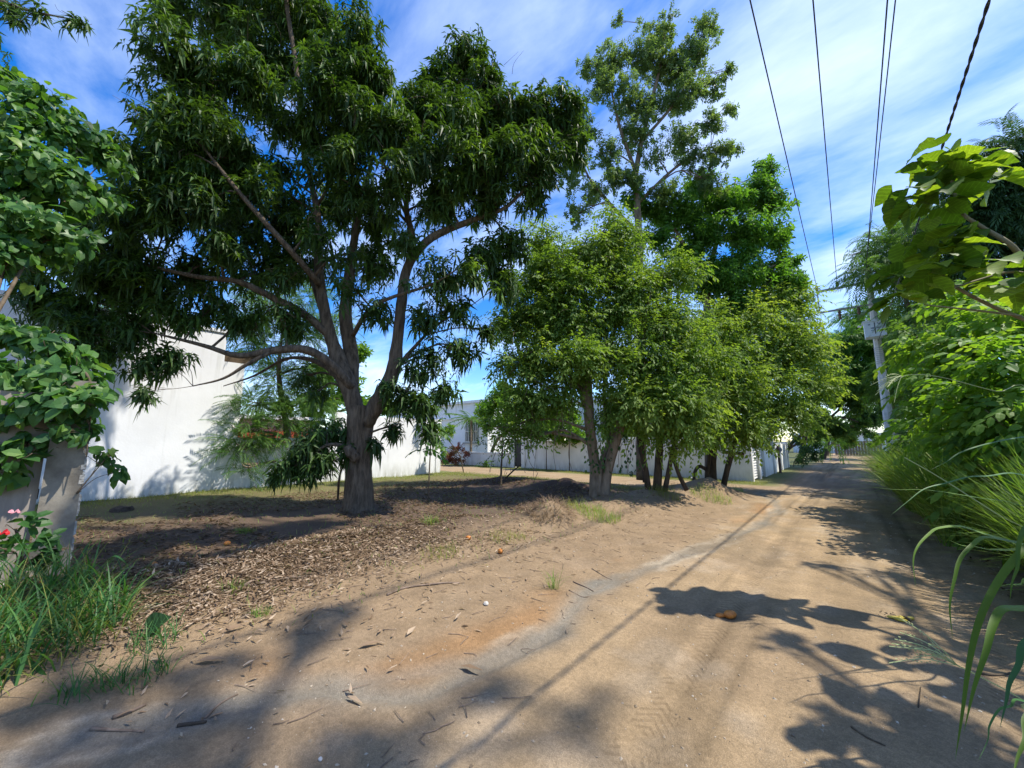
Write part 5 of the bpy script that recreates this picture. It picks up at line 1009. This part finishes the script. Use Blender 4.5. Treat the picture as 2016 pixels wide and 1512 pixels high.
for pts, wd in (([G(10, 1400, .0), P(22, 1300, 2.7), P(60, 1305, 2.7), P(95, 1340, 2.65), P(104, 1400, 2.6)], .06), ([G(0, 1420, 0), P(6, 1330, 2.6), P(14, 1370, 2.55), P(18, 1430, 2.5)], .06), ([G(60, 1330, .05), P(20, 1260, 3), P(30, 1215, 3), P(60, 1160, 3)], .03), ([G(150, 1290, .1), P(165, 1180, 3.3), P(215, 1100, 3.4), P(245, 1105, 3.4), P(262, 1140, 3.4)], .028), ([G(160, 1290, .1), P(170, 1200, 3.2), P(168, 1130, 3.2)], .03), ([G(140, 1290, .1), P(110, 1180, 3.1), P(125, 1200, 3.0), P(138, 1290, 3.0)], .035), ([G(170, 1290, .1), P(190, 1200, 3.2), P(225, 1170, 3.2), P(262, 1210, 3.2)], .025)):
    ribbon(pts, wd, L_GRASSB, .3 + .5 * RNG.random())
def weed(label, px, py, k, hh, m, r_=.15, rr=(0, 1), wd=.006):
    g = G(px, py, .08); g = onground(g[0], g[1]); a = RNG.random(k) * 6.283; q = r_ * np.sqrt(RNG.random(k)); b_ = RNG.random(k) * 6.283
    o = blades('grass_tuft', gpos(g[0] + q * np.cos(a), g[1] + q * np.sin(a)), hh * (.5 + .6 * RNG.random(k)), wd, b_, .1 + .5 * RNG.random(k), .3 + 1.2 * RNG.random(k), m, None, rr)
    return tag(o, label, 'grass tuft', 'grass tufts on the bank')
weed('green grass tuft at the dirt edge below the lush left clump', 180, 1370, 90, .22, L_GRASSB)
weed('grass tuft beside the round fallen leaf, left foreground', 300, 1285, 80, .22, L_GRASSB)
weed('low tuft at the front edge of the left foreground grass', 285, 1345, 70, .2, L_GRASSB)
weed('small weed in the leaf litter beside the fallen branch', 455, 1190, 50, .16, L_GRASS, .08)
weed('small weed sprouting from bare dirt below the litter band', 510, 1225, 50, .12, L_GRASS, .08)
weed('bright tuft on the bank left of the leaf pile top', 848, 1055, 70, .25, L_GRASS, .15, (.3, .9))
weed('yellowish grass patch on the bank in front of the mango', 868, 1100, 130, .16, L_LAWN, .25)
weed('yellow green grass patch at the bank centre', 1000, 1068, 150, .15, L_LAWN, .3)
weed('thin upright weed on the dirt beside the twig pile', 1090, 1148, 40, .28, L_GRASS, .05, (.2, .6), .004)
weed('bright green grass patch on the bank right of the straw mound', 1175, 1025, 420, .26, L_GRASS, .45, (.3, 1))
weed('tuft in front of the forked trunk', 1130, 1015, 120, .28, L_LAWN, .25)
weed('tuft below the dark stem clump', 1310, 990, 220, .28, L_LAWN, .4, (0, .8))
weed('grass patch on the roadside mound at the corner tree', 1400, 985, 300, .28, L_GRASS, .5, (.3, 1))
weed('tuft at the road end of the corner mound', 1440, 965, 200, .3, L_GRASS, .4, (.2, 1))
weed('sparse tuft in the shaded litter left of the mango', 480, 1050, 160, .1, L_GRASS, .16)
k = 16000; n1_ = np.concatenate((-14.2 + 1.5 * RNG.random(5000) ** 2, -14 + 10 * RNG.random(5000), -15 + 12.5 * RNG.random(6000))); s1_ = np.concatenate((-1 + 12.5 * RNG.random(5000), 11.6 + 1.0 * RNG.normal(size=5000) * .5, 16.7 + 1.2 * RNG.random(6000)))
tag(blades('lawn', gpos(n1_, s1_), .05 + .08 * RNG.random(k), .008, RNG.random(k) * 6.283, .2, .9, L_LAWN, seg=2), 'short sunlit grass along the walls and the side street', 'grass', kind='stuff')
k = 5000; n1_ = -14.0 + 10.5 * RNG.random(k); s1_ = -1 + 13 * RNG.random(k)
tag(blades('sparse_grass', gpos(n1_, s1_), .04 + .09 * RNG.random(k), .007, RNG.random(k) * 6.283, .3, 1.0, L_GRASS, seg=3), 'sparse grass sprouting through the lot soil', 'grass', kind='stuff')

g = onground(-4.25, 5.95); k = 700; a = RNG.random(k) * 6.283; q = .42 * np.sqrt(RNG.random(k)); n_ = g[0] + q * np.cos(a); s_ = g[1] + q * np.sin(a)
tag(blades('straw_heap', gpos(n_, s_), .12 + .2 * RNG.random(k), .006, a + RNG.normal(size=k) * .7, .7 + .4 * RNG.random(k), .5 + .6 * RNG.random(k), L_LITTER, None, (.15, .8), seg=3), 'small heap of dry straw on the bank before the forked trunk', 'straw heap', kind='stuff')
# ------------------------------------------------------------------ leaf litter, sticks, fruit
DRY = [strip_leaf([0, .4, 1], [0, .5, .12], .16, .042, f_, c_, None, w_) for f_, c_, w_ in ((.3, .12, .01), (-.25, -.15, .02), (.5, .05, -.02))]
def litter(name, label, n_, s_, scl, rr, lift=.012):
    k = len(n_); a = RNG.random(k) * 6.283; xd = np.stack((np.cos(a), np.sin(a), RNG.normal(size=k) * .22), 1); up = np.tile((0, 0, 1.0), (k, 1)) + RNG.normal(size=(k, 3)) * .35
    return tag(scatter(name, DRY, gpos(n_, s_, lift) + np.stack((0 * a, 0 * a, .025 * RNG.random(k)), 1), xd, up, scl, L_LITTER, None, rndr=rr), label, 'leaf litter', kind='stuff')
k = 19000; s_ = RNG.normal(size=k) * 1.35 + 1.8; rn = np.interp(s_, RIDGE_S, RIDGE_N); n_ = rn + .4 + .45 * RNG.normal(size=k) + .2 * np.sin(s_ * 2)
ok = (n_ < -3.6 + .6 * vnoise(s_ * 2, n_ * 2, 4)) & (s_ < 8) & (vnoise(n_ * 1.3, s_ * 1.3, 44) > .25) & (s_ > -1); litter('leaf_litter', 'pale pinkish dry leaves heaped along the sunny bank', n_[ok], s_[ok], .15 + .42 * RNG.random(ok.sum()) ** 1.6, (.1, 1))
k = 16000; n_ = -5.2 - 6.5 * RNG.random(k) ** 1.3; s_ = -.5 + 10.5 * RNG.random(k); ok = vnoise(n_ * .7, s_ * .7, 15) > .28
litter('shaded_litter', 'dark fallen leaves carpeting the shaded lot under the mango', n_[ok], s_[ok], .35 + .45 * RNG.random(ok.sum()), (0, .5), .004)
k = 2600; n_ = -2.2 - 3.1 * RNG.random(k) ** .45; s_ = .3 + 11.5 * RNG.random(k)
litter('scattered_litter', 'scattered dry leaves on the bare dirt between bank and road', n_, s_, .2 + .35 * RNG.random(k), (.25, .95), .003)
k = 260; n_ = 1.0 + .9 * RNG.random(k); s_ = 3 + 9 * RNG.random(k); litter('verge_litter', 'few dark leaves along the right road edge', n_, s_, .4 + .4 * RNG.random(k), (0, .5), .004)
m = MB()
for q in range(380):                               # bits of twig trodden into the dirt
    n0 = -1.7 - 3.8 * RNG.random(); s0 = .6 + 8.5 * RNG.random(); a = RNG.random() * 3.14; L = .04 + .16 * RNG.random(); d = np.array((math.cos(a), math.sin(a)))
    p0 = onground(n0, s0, .006); p2 = onground(n0 + d[0] * L, s0 + d[1] * L, .008); m.tube([p0, (p0 + p2) / 2 + RNG.normal(size=3) * np.array((.012, .012, .004)), p2], [.003, .0026, .0015], 4)
tag(m.build('twig_litter', DRYSTICK), 'small broken twigs strewn over the dirt bank', 'twigs', kind='stuff')
pb = np.array([(1, 0, 0), (0, 1, 0), (-1, 0, 0), (0, -1, 0), (0, 0, .6), (0, 0, -.6)], float); pf = [(0, 1, 4), (1, 2, 4), (2, 3, 4), (3, 0, 4), (1, 0, 5), (2, 1, 5), (3, 2, 5), (0, 3, 5)]
k = 5200; n_ = -3.6 + 5.4 * RNG.random(k); s_ = .8 + 11 * RNG.random(k) ** 1.3; ok = vnoise(n_ * 1.1, s_ * .8, 66) > .38; n_, s_ = n_[ok], s_[ok]; k = len(n_)
L_PEB = leaf_mat('pebble', [(.16, .12, .08), (.28, .22, .15), (.46, .40, .32)], 0, .9, .2)
tag(scatter('gravel', [(pb * np.array((1, .8, 1)), pf), (pb * np.array((1, .6, .8)), pf)], gpos(n_, s_, .001), RNG.normal(size=(k, 3)) * np.array((1, 1, .2)), up_of(k), .004 + .013 * RNG.random(k) ** 4, L_PEB), 'small loose gravel on the dirt road', 'gravel', kind='stuff')
def stick(label, pts, r, m=DRYSTICK):
    g = [onground(*G(*p, .1)[:2], r * .7) for p in pts]; c = catmull(g, 4)
    return tag(MB().tube(c, np.linspace(r, r * .6, len(c)), 7, .12).build('fallen_stick', m, None, True), label, 'stick', 'sticks lying on the ground')
stick('thick straight brown stick on the sunny leaf heap', [(468, 1182), (500, 1166), (538, 1150)], .022)
stick('pale curved stick below the leaf heap, pointing to the road', [(762, 1172), (800, 1160), (870, 1150), (905, 1148)], .012)
stick('dark stick on the orange dirt beside the gully head', [(1128, 1132), (1150, 1140), (1168, 1146)], .007, DRYSTICK)
stick('thin dark twig crossing the twig pile by the gully', [(1120, 1148), (1145, 1156), (1160, 1156)], .006, DRYSTICK)
stick('long thin twig right of the twig pile', [(1165, 1108), (1190, 1120), (1205, 1124)], .005, DRYSTICK)
stick('dry split stick in the left foreground dirt', [(222, 1408), (255, 1395), (288, 1380)], .012)
stick('dark short stick right of the dry split stick', [(352, 1412), (380, 1410), (408, 1406)], .011, BARK3)
stick('flat dry strip just above the left picture bottom', [(180, 1426), (230, 1424), (285, 1422)], .009)
stick('bent twig on the bare dirt in the lower centre left', [(405, 1395), (435, 1372), (470, 1356)], .007)
stick('thin twig curving over the grey wash at the bottom centre', [(735, 1492), (750, 1470), (775, 1450)], .005)
stick('small dark twig lying in the road at lower right', [(1672, 1392), (1700, 1410), (1738, 1427)], .006, TWIG)
stick('dark root-like stick in the road at the right verge', [(1920, 1288), (1960, 1292), (1990, 1290)], .009, TWIG)
stick('short twig standing at the road middle right', [(1803, 1358), (1806, 1335), (1808, 1320)], .004, BARK3)
def big_dry(label, px, py, sc_, az, rv):
    g = onground(*G(px, py, .05)[:2], .02); v, f = placed((DRY[0][0] * sc_, DRY[0][1]), g, (math.cos(az), math.sin(az), .12), (.3, .2, 1)); me = mesh_np('fallen_leaf', v, [i for q in f for i in q], [len(q) for q in f], np.full(len(f), rv))
    return tag(finish(bpy.data.objects.new('fallen_leaf', me), L_LITTER), label, 'leaf', 'single leaves on the dirt')
big_dry('curled dry leaf on the dark wet dirt, lower centre', 905, 1300, 1.1, .4, .5); big_dry('dry leaf lying alone left of the gully', 705, 1278, 1.0, 1.2, .6); big_dry('dry leaf near the bottom left of centre', 683, 1362, .9, .2, .8)
big_dry('brown leaf on dirt right of the left grass tufts', 380, 1325, 1.2, .9, .6); big_dry('pale leaf in front of the leaf heap', 800, 1255, .9, 2.0, .9); big_dry('folded dry leaf near the weed at left', 430, 1275, 1.1, 1.6, .55)
t = thing('fallen_round_leaf', 'large round olive leaf standing on the litter at left', 'leaf', onground(*G(296, 1250, .1)[:2]))
g = onground(*G(290, 1262, .1)[:2], .02); v, f = placed((BIG3[0] * .55, BIG3[1]), g, (.35, .4, .35), (.5, -.4, .8)); me = mesh_np('blade', v, [i for q in f for i in q], [len(q) for q in f], np.full(len(f), .0)); finish(bpy.data.objects.new('blade', me), L_DARK, t)
def blob(c, rx, ry, rz, az=0, bump=.08, nu=14, nv=9, bend=0.0):
    V, F = [], []
    for i in range(nv + 1):
        th = math.pi * i / nv
        for j in range(nu):
            a = 2 * math.pi * j / nu; q = 1 + bump * (RNG.random() - .5) * 2
            x, y, z = rx * math.cos(th) * (1 if 0 < i < nv else 1), ry * math.sin(th) * math.cos(a) * q, rz * math.sin(th) * math.sin(a) * q
            y += bend * x * x / rx
            V.append((x * math.cos(az) - y * math.sin(az), x * math.sin(az) + y * math.cos(az), z))
    for i in range(nv):
        for j in range(nu): k = (j + 1) % nu; F.append((i * nu + j, i * nu + k, (i + 1) * nu + k, (i + 1) * nu + j))
    return np.array(V) + np.array(c), F
ORANGE = noise_mat('rotting_fruit_skin', (.30, .10, .02), (.62, .24, .05), 30, .45, .3, 60)
YELL = noise_mat('yellow_peel', (.32, .24, .03), (.62, .50, .10), 30, .5, .3, 60)
BLACKISH = plain('dark_pulp', (.05, .035, .015), .5)
g = onground(*G(1432, 1209, 0)[:2]); t = thing('fallen_fruit', 'orange overripe fruit lying on the sunny road', 'fruit', g)
MB().add(*blob(g + np.array((.02, .01, .036)), .062, .042, .036, .9, .05)).build('flesh', ORANGE, t, True)
MB().add(*blob(g + np.array((-.05, -.04, .024)), .05, .024, .02, .75, .1)).build('neck', ORANGE, t, True)
MB().tube([g + np.array((-.085, -.075, .02)), g + np.array((-.115, -.10, .016)), g + np.array((-.13, -.12, .03))], [.012, .009, .006], 6).build('stalk', BLACKISH, t, True)
g = onground(*G(1772, 1219, 0)[:2]); t = thing('squashed_fruit', 'squashed yellow fruit peel on the shaded road edge', 'fruit', g)
for k, (dx, dy, a) in enumerate(((-.04, -.02, .5), (.01, .01, 1.4), (.05, .03, 2.2), (.0, -.05, .1), (.07, .05, .8))):
    MB().add(*blob(g + np.array((dx, dy, .014)), .05, .018, .013, a, .12, 10, 7, .3)).build('peel', YELL if k != 2 else BLACKISH, t, True)
m = MB()
for k in range(40): q = g + np.array((-.05, .06, .004)) + RNG.normal(size=3) * np.array((.05, .05, .001)); m.add(*blob(q, .007, .004, .003, RNG.random() * 3, .1, 5, 3))
m.build('crumbs', BLACKISH, t)['kind'] = 'stuff'
ROCK = noise_mat('pale_stone', (.35, .32, .28), (.6, .57, .52), 8, .9, .4)
for lab, px, py, q in (('white stone on the dirt left of the gully', 957, 1190, .035), ('small white stone in the litter by the grass', 262, 1218, .03), ('pale pebble at the bottom of the picture', 632, 1478, .014), ('pale stone by the far compound wall', 1365, 942, .16), ('small pale stone beside the corner mound', 1420, 958, .05)):
    g = onground(*G(px, py, .05)[:2]); v, f = blob(g + np.array((0, 0, q * .3)), q, q * .7, q * .5, RNG.random() * 3, .18, 9, 6); tag(MB().add(v, f).build('stone', ROCK), lab, 'stone', 'loose stones')
for lab, px, py, q in (('dark clod on the lot soil right of the mango', 795, 992, .09), ('second dark clod near the thin sapling', 868, 985, .08), ('lump of turned dark earth near the white house wall', 240, 1004, .2)):
    g = onground(*G(px, py, .15)[:2]); v, f = blob(g, q, q * .8, q * .55, RNG.random() * 3, .3, 12, 8); tag(MB().add(v, f).build('earth_clod', noise_mat('earth_' + str(px), (.03, .02, .015), (.09, .065, .045), 20, .95, .6)), lab, 'clod', 'earth clods')
for lab, px, py in (('small red fallen fruit on the bank litter', 985, 1082), ('orange fallen fruit on the bank litter', 922, 1062), ('reddish fallen fruit in the left shaded litter', 448, 1062), ('dark red fallen fruit near the left grass', 300, 1127)):
    g = onground(*G(px, py, .15)[:2]); t = thing('small_fruit', lab, 'fruit', g, 'small fallen fruit'); MB().add(*blob(g + np.array((0, 0, .03)), .045, .035, .034, RNG.random() * 3, .06, 10, 7)).build('skin', ORANGE, t, True); MB().tube([g + np.array((.04, .0, .04)), g + np.array((.06, .01, .05))], .004, 4).build('stalk', BLACKISH, t)

# tall tree outside the picture on the right whose high crown shades the near road
def caster(px, py, h): return G(px, py, .05) + np.array(SUN) / SUN.z * h * 1.75
t = thing('shade_tree', 'tall roadside tree standing beside the camera, only its shade in the picture', 'tree', NS(8.6, 1.6, .2)); sk = []
o, c = limb_mesh([(NS(8.6, 1.6, -.2), .4), (NS(8.5, 2.0, 6), .34), (NS(8.2, 3.5, 12), .25), (NS(7.5, 5.4, 17), .1)], 12, BARK2, t, 'trunk'); sk.append(c)
OC = [(caster(px, py, h), r, q) for px, py, h, r, q in ((330, 1420, 11, .75, .8), (120, 1330, 11.5, .7, .8), (580, 1245, 10.5, .45, .9), (660, 1215, 11, .35, .9), (760, 1480, 12, .55, .5), (560, 1490, 11, .6, .6), (1120, 1440, 12.5, .38, .5), (430, 1320, 11, .4, .6), (60, 1230, 12, .5, .8), (950, 1350, 12.5, .3, .5), (200, 1480, 11, .8, .8), (1780, 1130, 4.2, .5, .9), (1900, 1250, 4.0, .5, .9), (1720, 1440, 4.4, .45, .7), (1880, 1400, 4.0, .5, .9), (1640, 1110, 4.6, .35, .7), (1950, 1160, 3.6, .5, .9), (1560, 1250, 4.8, .25, .6))] + [(NS(9, 6, 19), 1.4, .6), (NS(10, 3, 18), 1.5, .6)]
OC = [(c, r, w_ * (.55 if r > .5 and i < 11 else 1)) for i, (c, r, w_) in enumerate(OC)]
spray_crown(t, OC, 55, T_FAR, L_FAR, scale=(.6, .9), droop=.3, inner=.1); twigs(OC, sk, t, BARK2, 4, .05)
